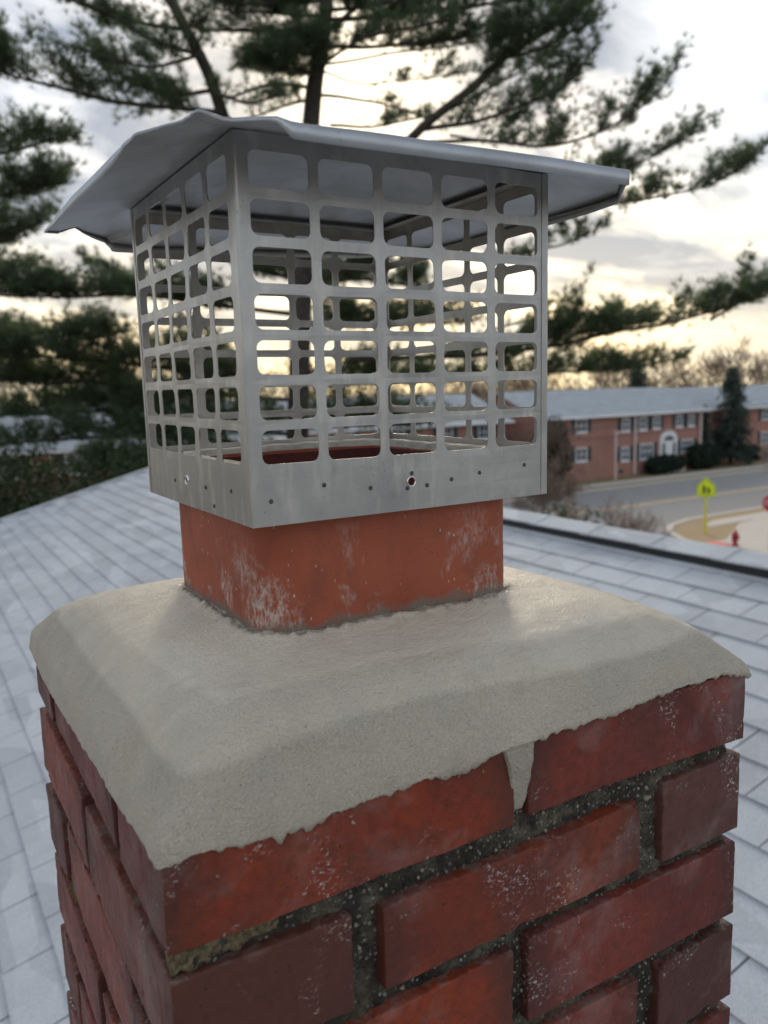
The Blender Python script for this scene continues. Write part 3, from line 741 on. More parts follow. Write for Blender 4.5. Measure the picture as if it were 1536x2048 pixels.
# folded corner strips
for (x_, y_, sx, sy) in ((KX0, KY0, 1, 1), (KX1, KY0, -1, 1), (KX0, KY1, 1, -1), (KX1, KY1, -1, -1)):
    prof = [(0.0058, -0.0004), (0.0012, -0.0004), (0.0002, 0.0000), (-0.0004, 0.0012), (-0.0004, 0.0058), (-0.0001, 0.0058), (0.0002, 0.0014), (0.0014, 0.0002), (0.0058, -0.0001)]
    MB().prism([(x_ + px_ * sx, y_ + py_ * sy) for px_, py_ in prof], KZ0 + 0.0004, KZ1 - 0.0006).build("corner_seam", M_STEEL, cap)
# turned top flange just under the lid
fl = MB()
fl.box(KX0 + .001, KX1 - .001, KY0 + .001, KY0 + .011, KZ1 - .0012, KZ1 - .0004); fl.box(KX0 + .001, KX1 - .001, KY1 - .011, KY1 - .001, KZ1 - .0012, KZ1 - .0004)
fl.box(KX0 + .001, KX0 + .011, KY0 + .0115, KY1 - .0115, KZ1 - .0012, KZ1 - .0004); fl.box(KX1 - .011, KX1 - .001, KY0 + .0115, KY1 - .0115, KZ1 - .0012, KZ1 - .0004)
fl.build("top_flange", M_STEEL, cap)
# screw ring + dark dimples of the bottom band
def ring_mesh(r0, r1, d0, n=24):
    V = []; F = []
    for q in range(n):
        a_ = 2 * math.pi * q / n; c_, s_ = math.cos(a_), math.sin(a_)
        V += [(r0 * c_, 0, r0 * s_), (r1 * c_, -d0, r1 * s_), (r1 * 1.12 * c_, 0.0002, r1 * 1.12 * s_)]
    for q in range(n):
        a_, b2 = q * 3, ((q + 1) % n) * 3
        F += [(a_, b2, b2 + 1, a_ + 1), (a_ + 1, b2 + 1, b2 + 2, a_ + 2)]
    return make_mesh("screw_hole_ring", V, F, True)
rm = ring_mesh(0.0026, 0.0032, 0.0009)
add("screw_hole_ring", rm, M_BRIGHT, cap, (KX0 + 0.1105, KY0 - 0.0002 + flex(.1105, .1417, LX), 0.1417))
o = add("screw_hole_ring", rm, M_BRIGHT, cap, (KX0 - 0.0002 + flex(.118, .1417, LY), KY0 + 0.1191, 0.1417)); o.rotation_euler = (0, 0, R(-90))
rv = make_mesh("rivet", *(lambda b_: (b_.V, b_.F))(MB().lathe([(0.0001, -0.0009), (0.0009, -0.0007), (0.0014, -0.0002), (0.0014, 0.0003)], 12, axis='y')), smooth=True)
for (u_, z_) in ((0.0122, 0.1378), (0.0475, 0.1446), (0.0800, 0.1400), (0.1110, 0.1470), (0.1075, 0.1375), (0.1230, 0.1382), (0.1430, 0.1405), (0.1670, 0.1430), (0.2070, 0.1455)):
    add("rivet", rv, M_RIVET, cap, (KX0 + u_, KY0 - 0.0001 + flex(u_, z_, LX), z_))
for (u_, z_) in ((0.0330, 0.1420), (0.0800, 0.1400), (0.1500, 0.1390), (0.066, 0.1290)):
    o = add("rivet", rv, M_RIVET, cap, (KX0 - 0.0001 + flex(u_, z_, LY), KY0 + u_, z_)); o.rotation_euler = (0, 0, R(-90))

# lid: hipped sheet with clipped corners, a turned-down lip and a dented near corner
LB = [  # outline, anticlockwise from the front-left, x, y, z of the fold, lip depth
 (0.0875, 0.0300, 0.3312, .001), (0.0945, 0.0300, 0.3300, .0068), (0.1043, 0.0300, 0.3302, .0072), (0.1275, 0.0300, 0.3309, .0077), (0.1600, 0.0301, 0.3314, .0078), (0.1894, 0.0300, 0.3318, .0078),
 (0.2250, 0.0299, 0.3325, .0080), (0.2616, 0.0300, 0.3331, .0082), (0.2950, 0.0301, 0.3331, .0085), (0.3277, 0.0300, 0.3332, .0086),
 (0.3400, 0.0440, 0.3345, .006), (0.3560, 0.0620, 0.3350, .006), (0.3720, 0.0800, 0.3340, .0065),
 (0.3725, 0.1100, 0.3325, .0065), (0.3720, 0.1500, 0.3318, .0065), (0.3720, 0.2000, 0.3320, .0065), (0.3720, 0.2600, 0.3322, .0065), (0.3720, 0.3080, 0.3330, .0065),
 (0.3500, 0.3400, 0.3345, .006), (0.3220, 0.3730, 0.3355, .006),
 (0.2700, 0.3740, 0.3335, .006), (0.2107, 0.3740, 0.3312, .006), (0.1600, 0.3740, 0.3295, .006), (0.1040, 0.3740, 0.3278, .006), (0.0870, 0.3760, 0.3290, .007),
 (0.0838, 0.3790, 0.3330, .004), (0.0700, 0.3690, 0.3342, .003), (0.0617, 0.3617, 0.3350, .0018), (0.0549, 0.3549, 0.3368, .001), (0.0400, 0.3440, 0.3300, .002),
 (0.0285, 0.3340, 0.3275, .0015), (0.0288, 0.2900, 0.3283, .004), (0.0290, 0.2500, 0.3288, .0045), (0.0290, 0.2153, 0.3291, .005), (0.0290, 0.1800, 0.3284, .005), (0.0290, 0.1425, 0.3275, .005), (0.0288, 0.1100, 0.3268, .004), (0.0295, 0.0920, 0.3272, .002),
 (0.0341, 0.0859, 0.3323, .0008), (0.0445, 0.0755, 0.3346, .0005), (0.0520, 0.0680, 0.3354, .0005), (0.0542, 0.0658, 0.3361, .0005), (0.0568, 0.0634, 0.3383, .0004), (0.0588, 0.0612, 0.3398, .0004), (0.0612, 0.0590, 0.3390, .0004), (0.0638, 0.0562, 0.3372, .0005), (0.0675, 0.0525, 0.3346, .0006), (0.0719, 0.0481, 0.3331, .0006), (0.0785, 0.0415, 0.3327, .0006), (0.0840, 0.0360, 0.3322, .0006)]
LBa = np.array(LB)
per = np.r_[0, np.cumsum(np.linalg.norm(np.diff(np.vstack([LBa, LBa[:1]])[:, :2], axis=0), axis=1))]
NB = 300
tt = np.sort(np.unique(np.r_[np.linspace(0, per[-1], NB, endpoint=False), per[:-1]])); NB = len(tt)
LBc = np.vstack([LBa, LBa[:1]])
B3 = np.stack([np.interp(tt, per, LBc[:, c_]) for c_ in range(4)], 1)
kern = np.array([.25, .5, .25])
for c_ in (2, 3):
    v_ = B3[:, c_]; B3[:, c_] = kern[0] * np.roll(v_, 1) + kern[1] * v_ + kern[2] * np.roll(v_, -1)
cx0, cy0 = (KX0 + KX1) / 2, (KY0 + KY1) / 2
fr_ = [1.0, 0.99, 0.975, 0.95, 0.91, 0.86, 0.80, 0.73, 0.66, 0.58, 0.48, 0.36, 0.22, 0.10]
def rect_out(x_, y_):
    return np.hypot(np.maximum(np.maximum(KX0 - x_, x_ - KX1), 0), np.maximum(np.maximum(KY0 - y_, y_ - KY1), 0))
bd = rect_out(B3[:, 0], B3[:, 1])
rowsL = [np.c_[B3[:, 0] + (cx0 - B3[:, 0]) * 0.001, B3[:, 1] + (cy0 - B3[:, 1]) * 0.001, B3[:, 2] - B3[:, 3]]]
for f_ in [1.0] + fr_:
    x_ = cx0 + (B3[:, 0] - cx0) * f_; y_ = cy0 + (B3[:, 1] - cy0) * f_
    ro = rect_out(x_, y_); fo = np.clip(ro / bd, 0, 1)
    ins = np.minimum(np.minimum(x_ - KX0, KX1 - x_), np.minimum(y_ - KY0, KY1 - y_)).clip(0)
    base_z = 0.3452 + ins * 0.17
    plainz = 0.3452 + (0.3300 - 0.3452) * fo
    dent = (B3[:, 2] - 0.3300) * fo ** 2.2
    rowsL.append(np.c_[x_, y_, np.where(ro > 0, plainz + dent, base_z)])
VLd = np.concatenate(rowsL + [np.array([[cx0, cy0, 0.3452 + 0.11 * 0.17]])])
crease = np.clip(vnoise(VLd * [1, 1, 0], 26, 3), -1, 1) * 0.0011
VLd[NB:-1, 2] += (crease * (rect_out(VLd[:, 0], VLd[:, 1]) > 0.012) * np.clip(1.2 - VLd[:, 0] / 0.2, 0, 1))[NB:-1]
i_ = np.arange(NB); FL = []
for q in [q_ for q_ in range(len(rowsL) - 1) if q_ != 1]: FL += np.stack([q * NB + i_, q * NB + (i_ + 1) % NB, (q + 1) * NB + (i_ + 1) % NB, (q + 1) * NB + i_], 1).tolist()
last = (len(rowsL) - 1) * NB
FL += [(last + q, last + (q + 1) % NB, len(VLd) - 1) for q in range(NB)]
lid_me = make_mesh("lid", VLd, FL, True)
lid_me.set_sharp_from_angle(angle=R(14))
lid = add("lid", lid_me, M_LID, cap)
sol = lid.modifiers.new("sheet", 'SOLIDIFY'); sol.thickness = 0.0007; sol.offset = 1.0
lid["label"] = "hipped steel lid with clipped corners, bent up at the near corner"
# hem rail pressed into the lid along the back and right overhang
MB().box(0.3695, 0.3705, 0.085, 0.305, 0.3290, 0.3305).build("lid_hem", M_LID, lid)
# ------------------------------------------------------------------ the house under the chimney
def shingle_material():
    mt, nt, b = material("pale_shingle", 0.85, 0.0, 0.3); k = NT(nt)
    P = k.world(); oc, rnd = k.objcolor()
    n0 = k.noise(P, 2.2, 3, 0.5); n1 = k.noise(P, 30, 4, 0.6); n2 = k.noise(P, 700, 3, 0.8)
    tabs = k.voro(k.world(scale=(7.2, 3.3, 0)), 1.0, out='Color')
    col = k.mix(k.sep(tabs)[0], (0.40, 0.41, 0.42), (0.63, 0.64, 0.645))
    col = k.mix(k.ramp(n1, [(0.40, 0.0), (0.8, 0.7)]), col, (0.52, 0.53, 0.54))
    col = k.mix(k.math('MULTIPLY', k.ramp(n2, [(0.40, 1.0), (0.56, 0.0)]), 0.45), col, (0.24, 0.26, 0.29))
    col = k.mix(k.math('MULTIPLY', k.ramp(n2, [(0.56, 0.0), (0.68, 1.0)]), 0.5), col, (0.68, 0.69, 0.70))
    col = k.mix(k.math('MULTIPLY', k.ramp(n0, [(0.45, 0.0), (0.75, 1.0)]), 0.25), col, (0.37, 0.36, 0.345))
    spk = k.noise(P, 190, 3, 0.8)
    col = k.mix(k.math('MULTIPLY', k.ramp(spk, [(0.34, 1.0), (0.50, 0.0)]), 0.5), col, (0.25, 0.26, 0.28))
    col = k.mix(k.math('MULTIPLY', k.ramp(spk, [(0.54, 0.0), (0.68, 1.0)]), 0.4), col, (0.68, 0.69, 0.70))
    wash = k.noise(k.world(scale=(0.7, 5, 0.7)), 1.6, 5, 0.65, 0.6)
    col = k.mix(k.math('MULTIPLY', k.ramp(wash, [(0.48, 0.0), (0.66, 1.0)]), 0.30), col, (0.38, 0.38, 0.385))
    k.set(b.inputs['Base Color'], col)
    nb = k.bump(n2, 0.6, 0.002)
    k.set(b.inputs['Normal'], nb)
    return mt
def wall_brick_material(name, c1, c2):
    mt, nt, b = material(name, 0.9); k = NT(nt)
    v = k.coord('Object', rot=(R(90), 0, 0))
    br = nt.nodes.new('ShaderNodeTexBrick'); nt.links.new(v, br.inputs['Vector'])
    br.inputs['Scale'].default_value = 1.0; br.inputs['Brick Width'].default_value = 0.21; br.inputs['Row Height'].default_value = 0.07
    br.inputs['Mortar Size'].default_value = 0.006
    br.inputs['Color1'].default_value = (*c1, 1); br.inputs['Color2'].default_value = (*c2, 1); br.inputs['Mortar'].default_value = (0.34, 0.29, 0.25, 1)
    n = k.noise(k.coord('Object'), 0.8, 4, 0.6)
    col = k.mix(k.math('MULTIPLY', k.ramp(n, [(0.35, 0.0), (0.75, 1.0)]), 0.35), br.outputs['Color'], tuple(c * 0.6 for c in c1))
    k.set(b.inputs['Base Color'], col); return mt
M_SHINGLE = shingle_material()
M_VENT = plain("black_vent_plastic", (0.012, 0.013, 0.014), 0.55, 0.3, 30)
M_DECK = plain("roof_underlay", (0.20, 0.21, 0.225), 0.9, 0.2)
M_HBRICK = wall_brick_material("house_brick", (0.42, 0.18, 0.13), (0.34, 0.15, 0.11))  # brick tones lightened to stand in for distance haze
M_WHITE = plain("white_paint", (0.72, 0.72, 0.70), 0.55, 0.08, 2)
house = thing("house", "pale grey shingled roof of the house below the chimney, with black ridge vent", "house", (0, 0, -7.3))
def hadd(ob): 
    ob.location = (ob.location[0], ob.location[1], ob.location[2] + 7.3); return ob
SA = math.atan(ROOF_M)
RIDGE_X, EAVE_X, Y0R, Y1R = 3.10, -4.6, -5.5, 10.07
zroof = lambda x_: ROOF_Z0 + ROOF_M * x_
zrid = zroof(RIDGE_X)
dk = MB()
dk.raw([(EAVE_X, Y0R, zroof(EAVE_X)), (RIDGE_X, Y0R, zrid), (RIDGE_X, Y1R, zrid), (EAVE_X, Y1R, zroof(EAVE_X)),
        (EAVE_X, Y0R, zroof(EAVE_X) - .03), (RIDGE_X, Y0R, zrid - .03), (RIDGE_X, Y1R, zrid - .03), (EAVE_X, Y1R, zroof(EAVE_X) - .03)],
       [(0, 1, 2, 3), (7, 6, 5, 4), (0, 3, 7, 4), (0, 4, 5, 1), (3, 2, 6, 7)])
xe2 = 2 * RIDGE_X - EAVE_X
dk.raw([(RIDGE_X, Y0R, zrid), (xe2, Y0R, zroof(EAVE_X)), (xe2, Y1R, zroof(EAVE_X)), (RIDGE_X, Y1R, zrid),
        (RIDGE_X, Y0R, zrid - .03), (xe2, Y0R, zroof(EAVE_X) - .03), (xe2, Y1R, zroof(EAVE_X) - .03), (RIDGE_X, Y1R, zrid - .03)],
       [(0, 1, 2, 3), (7, 6, 5, 4), (1, 5, 6, 2), (0, 4, 5, 1), (3, 2, 6, 7)])
hadd(dk.build("roof_deck", M_DECK, house))
# shingle tabs
EXPO = 0.1395; TABW = 0.305; LEN = 0.168
tabV = np.array([(0, -.1496, .0045), (LEN, -.1490, .0004), (LEN, .1490, .0004), (0, .1496, .0045), (0, -.1500, .0105), (LEN, -.1490, .0022), (LEN, .1490, .0022), (0, .1500, .0105)])
tabF = [(3, 2, 1, 0), (4, 5, 6, 7), (0, 1, 5, 4), (1, 2, 6, 5), (2, 3, 7, 6), (3, 0, 4, 7)]
tab_me = make_mesh("shingle", tabV, tabF)
Ry = np.array([[math.cos(SA), 0, -math.sin(SA)], [0, 1, 0], [math.sin(SA), 0, math.cos(SA)]])
tabs = []; trng = np.random.default_rng(4)
CAMP = np.array(CAM_POS); Cr, Cu, Cf = np.array(c_right), np.array(c_up), np.array(c_fwd)
def to_px(p_):
    d = p_ - CAMP; z_ = d @ Cf
    return (768 + 1613.84 * (d @ Cr) / z_, 1024 - 1613.84 * (d @ Cu) / z_, z_)
shade_poly = [(50, 1250), (160, 1165), (370, 1138), (370, 1000), (300, 980), (280, 480), (1095, 400), (1085, 990), (1008, 1005), (1008, 1125), (1200, 1170), (1300, 1210), (1400, 1265), (1490, 1330), (1465, 2060), (145, 2060)]
def in_poly(x_, y_, poly):
    c_ = False; j_ = len(poly) - 1
    for i in range(len(poly)):
        xi, yi = poly[i]; xj, yj = poly[j_]
        if (yi > y_) != (yj > y_) and x_ < (xj - xi) * (y_ - yi) / (yj - yi) + xi: c_ = not c_
        j_ = i
    return c_
nk = 0; k_ = 0
while True:
    xb = 2.81 - EXPO * (k_ - 1)
    if xb < EAVE_X: break
    off = (k_ % 2) * TABW / 2 + trng.uniform(-.012, .012)
    ny = int((Y1R - Y0R - 0.1) / TABW)
    for j_ in range(ny):
        yc = Y0R + 0.2 + off + j_ * TABW
        if yc > Y1R - 0.12: continue
        if -0.12 < xb + .06 < CW + 0.06 and -0.16 < yc < CD + 0.16: continue
        p_ = np.array([xb + trng.uniform(-.0015, .0015), yc, zroof(xb) + trng.uniform(-.0003, .0006)])
        px_, py_, dz_ = to_px(p_)
        sc_ = 0.0
        if dz_ > 0.2 and -30 < px_ < 1566 and 900 < py_ < 2080 and not in_poly(px_, py_, shade_poly): sc_ = 1.0 / dz_ ** 2
        tabs.append((sc_, p_))
    k_ += 1
tabs.sort(key=lambda t_: -t_[0])
for sc_, p_ in tabs[:300]:
    o = add("shingle", tab_me, M_SHINGLE, house, (p_[0], p_[1], p_[2] + 7.3)); o.rotation_euler = (0, -SA, 0)
rest = np.array([t_[1] for t_ in tabs[300:]])
RV = (tabV @ Ry.T)[None] + rest[:, None]; n_ = len(rest)
RF = (np.array(tabF)[None] + 8 * np.arange(n_)[:, None, None]).reshape(-1, 4)
hadd(add("shingle_field", make_mesh("shingle_field", RV.reshape(-1, 3), RF), M_SHINGLE, house, (0, 0, 0), kind="stuff"))
# ridge vent: black slotted plastic, under thick ridge cap shingles
vz = 0.050; half = 0.122
vt = MB()
for sgn in (-1, 1):
    xe = RIDGE_X + sgn * (half - 0.012)
    vt.raw([(xe, Y0R, zrid - ROOF_M * abs(xe - RIDGE_X) + .006), (RIDGE_X, Y0R, zrid + .006), (RIDGE_X, Y1R, zrid + .006), (xe, Y1R, zrid - ROOF_M * abs(xe - RIDGE_X) + .006),
            (xe, Y0R, zrid - ROOF_M * abs(xe - RIDGE_X) + vz), (RIDGE_X, Y0R, zrid + vz), (RIDGE_X, Y1R, zrid + vz), (xe, Y1R, zrid - ROOF_M * abs(xe - RIDGE_X) + vz)],
           [(0, 1, 2, 3), (4, 5, 6, 7), (0, 3, 7, 4), (1, 0, 4, 5), (2, 3, 7, 6)])
vent = hadd(vt.build("ridge_vent", M_VENT, house))
vs_ = MB()
for q in range(2):       # louvre lines along the vent's open edge
    xe = RIDGE_X - half + 0.006; z_ = zrid - ROOF_M * half + 0.012 + q * 0.008
    vs_.box(xe, xe + 0.008, Y0R + .02, Y1R - .02, z_, z_ + 0.003)
vs_.build("vent_louvre", plain("worn_vent_edge", (0.035, 0.037, 0.04), 0.5), vent)
cap_len = 0.470; ex = 0.41
rcV = []; rcF = []
w_ = half; t1, t0 = 0.009, 0.004
sec = [(-w_, -ROOF_M * w_), (-w_ * .5, -ROOF_M * w_ * .5 + .001), (-.02, -.004), (0, 0), (.02, -.004), (w_ * .5, -ROOF_M * w_ * .5 + .001), (w_, -ROOF_M * w_)]
for (yy, lift) in ((0, t1), (cap_len, t0)):
    for (sx, sz) in sec: rcV.append((sx, yy, sz + lift))
    for (sx, sz) in sec: rcV.append((sx, yy, sz + lift - 0.0075))
ns_ = len(sec)
for q in range(ns_ - 1):
    rcF.append((q, q + 1, 2 * ns_ + q + 1, 2 * ns_ + q)); rcF.append((ns_ + q + 1, ns_ + q, 3 * ns_ + q, 3 * ns_ + q + 1))
    rcF.append((q + 1, q, ns_ + q, ns_ + q + 1)); rcF.append((2 * ns_ + q, 2 * ns_ + q + 1, 3 * ns_ + q + 1, 3 * ns_ + q))
rcF += [(0, 2 * ns_, 3 * ns_, ns_), (ns_ - 1, 2 * ns_ - 1, 4 * ns_ - 1, 3 * ns_ - 1)]
rc_me = make_mesh("ridge_shingle", rcV, rcF)
bmx = bmesh.new(); bmx.from_mesh(rc_me); bmesh.ops.recalc_face_normals(bmx, faces=bmx.faces); bmx.to_mesh(rc_me); bmx.free()
yy = Y0R
while yy < Y1R - 0.2:
    add("ridge_shingle", rc_me, M_SHINGLE, house, (RIDGE_X + trng.uniform(-.002, .002), yy, zrid + vz + 0.0005 + 7.3)); yy += ex
# far slope as one sheet of courses, gable walls
fs = MB()
for q in range(56):
    xa = RIDGE_X + 0.2 + q * EXPO; 
    if xa + EXPO > xe2: break
    za, zb_ = zroof(2 * RIDGE_X - xa), zroof(2 * RIDGE_X - xa - EXPO)
    fs.raw([(xa, Y0R, za + .001), (xa + EXPO + .02, Y0R, zb_ + .001), (xa + EXPO + .02, Y1R, zb_ + .001), (xa, Y1R, za + .001), (xa, Y0R, za + .004), (xa + EXPO + .0, Y0R, zb_ + .008), (xa + EXPO + .0, Y1R, zb_ + .008), (xa, Y1R, za + .004)],
           [(0, 1, 2, 3)[::-1], (4, 5, 6, 7), (1, 2, 6, 5), (0, 1, 5, 4), (2, 3, 7, 6)])
hadd(fs.build("roof_slope", M_SHINGLE, house))
wl_ = MB()
ex0, ex1 = EAVE_X + 0.35, xe2 - 0.35
for (ya, yb) in ((Y1R - 0.55, Y1R - 0.30), (Y0R + 0.30, Y0R + 0.55)):
    wl_.prism_y([(ex0, -7.3), (ex1, -7.3), (ex1, zroof(ex0) - .06), (RIDGE_X, zrid - .06), (ex0, zroof(ex0) - .06)], ya, yb)
wl_.box(ex0, ex0 + .25, Y0R + .56, Y1R - .56, -7.3, zroof(ex0) - .06); wl_.box(ex1 - .25, ex1, Y0R + .56, Y1R - .56, -7.3, zroof(ex0) - .06)
hadd(wl_.build("wall", M_HBRICK, house))
rk = MB()
rk.raw([(EAVE_X, Y1R, zroof(EAVE_X) - .16), (RIDGE_X, Y1R, zrid - .16), (RIDGE_X, Y1R, zrid - .004), (EAVE_X, Y1R, zroof(EAVE_X) - .004), (EAVE_X, Y1R + .02, zroof(EAVE_X) - .16), (RIDGE_X, Y1R + .02, zrid - .16), (RIDGE_X, Y1R + .02, zrid + .006), (EAVE_X, Y1R + .02, zroof(EAVE_X) + .006)],
       [(0, 1, 2, 3), (7, 6, 5, 4), (0, 4, 5, 1), (3, 2, 6, 7), (0, 3, 7, 4), (1, 5, 6, 2)])
hadd(rk.build("rake_board", M_WHITE, house))

# ------------------------------------------------------------------ ground, road, pavements
GZ = -7.3
def ground_material(name, c1, c2, scale=0.6, fine=18):
    mt, nt, b = material(name, 0.95, 0, 0.2); k = NT(nt); P = k.world()
    n = k.noise(P, scale, 6, 0.65); f_ = k.noise(P, fine, 3, 0.7)
    col = k.mix(n, c1, c2); col = k.mix(k.math('MULTIPLY', f_, 0.5), col, tuple(c * 0.6 for c in c1))
    k.set(b.inputs['Base Color'], col); return mt
M_LAWN = ground_material("winter_lawn", (0.20, 0.16, 0.085), (0.30, 0.245, 0.14))
M_ROAD = ground_material("old_asphalt", (0.27, 0.255, 0.235), (0.32, 0.30, 0.28), 0.4, 40)
M_CONC = ground_material("pavement_concrete", (0.50, 0.45, 0.38), (0.60, 0.54, 0.46), 0.8, 12)
M_VERGE = ground_material("dry_verge", (0.30, 0.20, 0.10), (0.42, 0.32, 0.19), 1.4, 9)
M_YLINE = plain("worn_yellow_paint", (0.62, 0.42, 0.20), 0.8, 0.15, 3)
M_RED = plain("red_tactile_pad", (0.62, 0.13, 0.10), 0.8, 0.15, 3)
def sheet(name, poly, z_, mat, parent=None, kind="structure"):
    o = add(name, make_mesh(name, [(x_, y_, z_) for x_, y_ in poly], [tuple(range(len(poly)))]), mat, parent)
    if parent is None: o["kind"] = kind
    return o
ns_, LG = 60, 700.0
sheet("ground", [(-LG, -LG), (LG, -LG), (LG, LG), (-LG, LG)], GZ, M_LAWN)
sheet("road", [(-150, 27.6), (220, 27.6), (220, 39.6), (-150, 39.6)], GZ + 0.004, M_ROAD)
sheet("side_street", [(20.5, -120), (30.5, -120), (30.5, 27.8), (20.5, 27.8)], GZ + 0.008, M_ROAD)
corner_fill = [(30.5, 22.6), (30.9, 24.1), (31.9, 25.7), (33.4, 26.9), (35.5, 27.55), (35.5, 27.8), (30.4, 27.8), (30.4, 22.6)]
sheet("street_corner", corner_fill, GZ + 0.012, M_ROAD)
for q in (0, 1):
    sheet("lane_line", [(14 if q else 14, 33.15 + q * 0.32), (200, 33.15 + q * 0.32), (200, 33.32 + q * 0.32), (14, 33.32 + q * 0.32)], GZ + 0.010, M_YLINE)
edge = [(30.5, 5), (30.5, 22.6), (30.9, 24.1), (31.9, 25.7), (33.4, 26.9), (35.5, 27.55), (40, 27.6), (120, 27.6)]
sheet("verge", edge + [(120, 5)], GZ + 0.125, M_VERGE)
def kerb(name, line, w, h, side):
    b_ = MB(); pts = [Vector((x_, y_)) for x_, y_ in line]; L, Rr = [], []
    for i, p_ in enumerate(pts):
        t_ = (pts[min(i + 1, len(pts) - 1)] - pts[max(i - 1, 0)]).normalized(); n_ = Vector((-t_.y, t_.x)) * side
        L.append(p_); Rr.append(p_ + n_ * w)
    for i in range(len(pts) - 1):
        q4 = [L[i], L[i + 1], Rr[i + 1], Rr[i]]
        b_.raw([(v.x, v.y, GZ) for v in q4] + [(v.x, v.y, GZ + h) for v in q4], [(0, 1, 2, 3), (7, 6, 5, 4), (0, 4, 5, 1), (1, 5, 6, 2), (2, 6, 7, 3), (3, 7, 4, 0)])
    o = b_.build(name, M_CONC); bmx = bmesh.new(); bmx.from_mesh(o.data); bmesh.ops.recalc_face_normals(bmx, faces=bmx.faces); bmx.to_mesh(o.data); bmx.free(); o["kind"] = "structure"; return o
kerb("kerb", edge, 0.35, 0.15, 1)
kerb("kerb", [(-150, 39.6), (220, 39.6)], 0.3, 0.15, 1)
sheet("pavement", [(-150, 41.2), (220, 41.2), (220, 42.6), (-150, 42.6)], GZ + 0.02, M_CONC)
sheet("pavement", [(36.2, 25.6), (120, 25.9), (120, 27.0), (36.2, 26.7), (35.0, 26.2), (34.4, 25.6)], GZ + 0.135, M_CONC)
# curved walk round the corner lawn, ending in the red tactile ramp pad
walk_o = [(30.87, 23.1), (32.4, 23.1), (34.4, 24.2), (36.4, 25.3), (39.5, 25.9)]; walk_i = [(40.5, 24.0), (37.5, 23.6), (35.3, 22.8), (33.8, 21.9), (33.0, 20.6), (32.6, 14.0), (30.87, 14.0)]
sheet("pavement", walk_o + walk_i, GZ + 0.131, M_CONC)
sheet("tactile_pad", [(30.52, 22.0), (31.35, 22.0), (31.45, 23.05), (30.60, 23.05)], GZ + 0.157, M_RED)

# ------------------------------------------------------------------ houses across the street
M_ROOF2 = plain("pale_grey_roof", (0.36, 0.38, 0.385), 0.9, 0.12, 1.2)
M_SHUT = plain("dark_shutter", (0.045, 0.052, 0.055), 0.7, 0.2)
M_TRIM = plain("white_trim", (0.74, 0.73, 0.72), 0.6, 0.06)
M_PIPE = plain("pink_white_pipe", (0.66, 0.52, 0.49), 0.6, 0.08)
def glass_mat():
    mt, nt, b = material("window_glass", 0.08, 0.0, 0.8); b.inputs['Base Color'].default_value = (0.10, 0.12, 0.14, 1); return mt
M_GLASS = glass_mat()
def window(par, x0, x1, z0, z1, yw, cols=2, rows=2, shutters=True):
    f_ = MB(); t_ = 0.08
    f_.box(x0, x1, yw - .06, yw + .02, z0, z0 + t_); f_.box(x0, x1, yw - .06, yw + .02, z1 - t_, z1)
    f_.box(x0, x0 + t_, yw - .06, yw + .02, z0 + t_, z1 - t_); f_.box(x1 - t_, x1, yw - .06, yw + .02, z0 + t_, z1 - t_)
    for c_ in range(1, cols): xc = x0 + (x1 - x0) * c_ / cols; f_.box(xc - .025, xc + .025, yw - .055, yw + .02, z0 + t_, z1 - t_)
    for c_ in range(1, rows): zc_ = z0 + (z1 - z0) * c_ / rows; f_.box(x0 + t_, x1 - t_, yw - .057, yw + .02, zc_ - .025, zc_ + .025)
    w = f_.build("window", M_TRIM, par)
    for c_ in range(cols):
        for r_ in range(rows):
            xa = x0 + (x1 - x0) * c_ / cols; xb = x0 + (x1 - x0) * (c_ + 1) / cols; za = z0 + (z1 - z0) * r_ / rows; zb_ = z0 + (z1 - z0) * (r_ + 1) / rows
            MB().box(xa + .02, xb - .02, yw - .035, yw - .02, za + .02, zb_ - .02).build("pane", M_GLASS, w)
    MB().box(x0 - .06, x1 + .06, yw - .10, yw + .01, z0 - .09, z0 - .002).build("sill", M_TRIM, w)
    if shutters:
        for (a_, b2) in ((x0 - .44, x0 - .03), (x1 + .03, x1 + .44)):
            s_ = MB().box(a_, b2, yw - .05, yw - .005, z0 - .02, z1 + .02)
            for q in range(8):
                zq = z0 + .06 + (z1 - z0 - .1) * q / 8; s_.box(a_ + .05, b2 - .05, yw - .062, yw - .048, zq, zq + (z1 - z0) * .07)
            s_.build("shutter", M_SHUT, par)
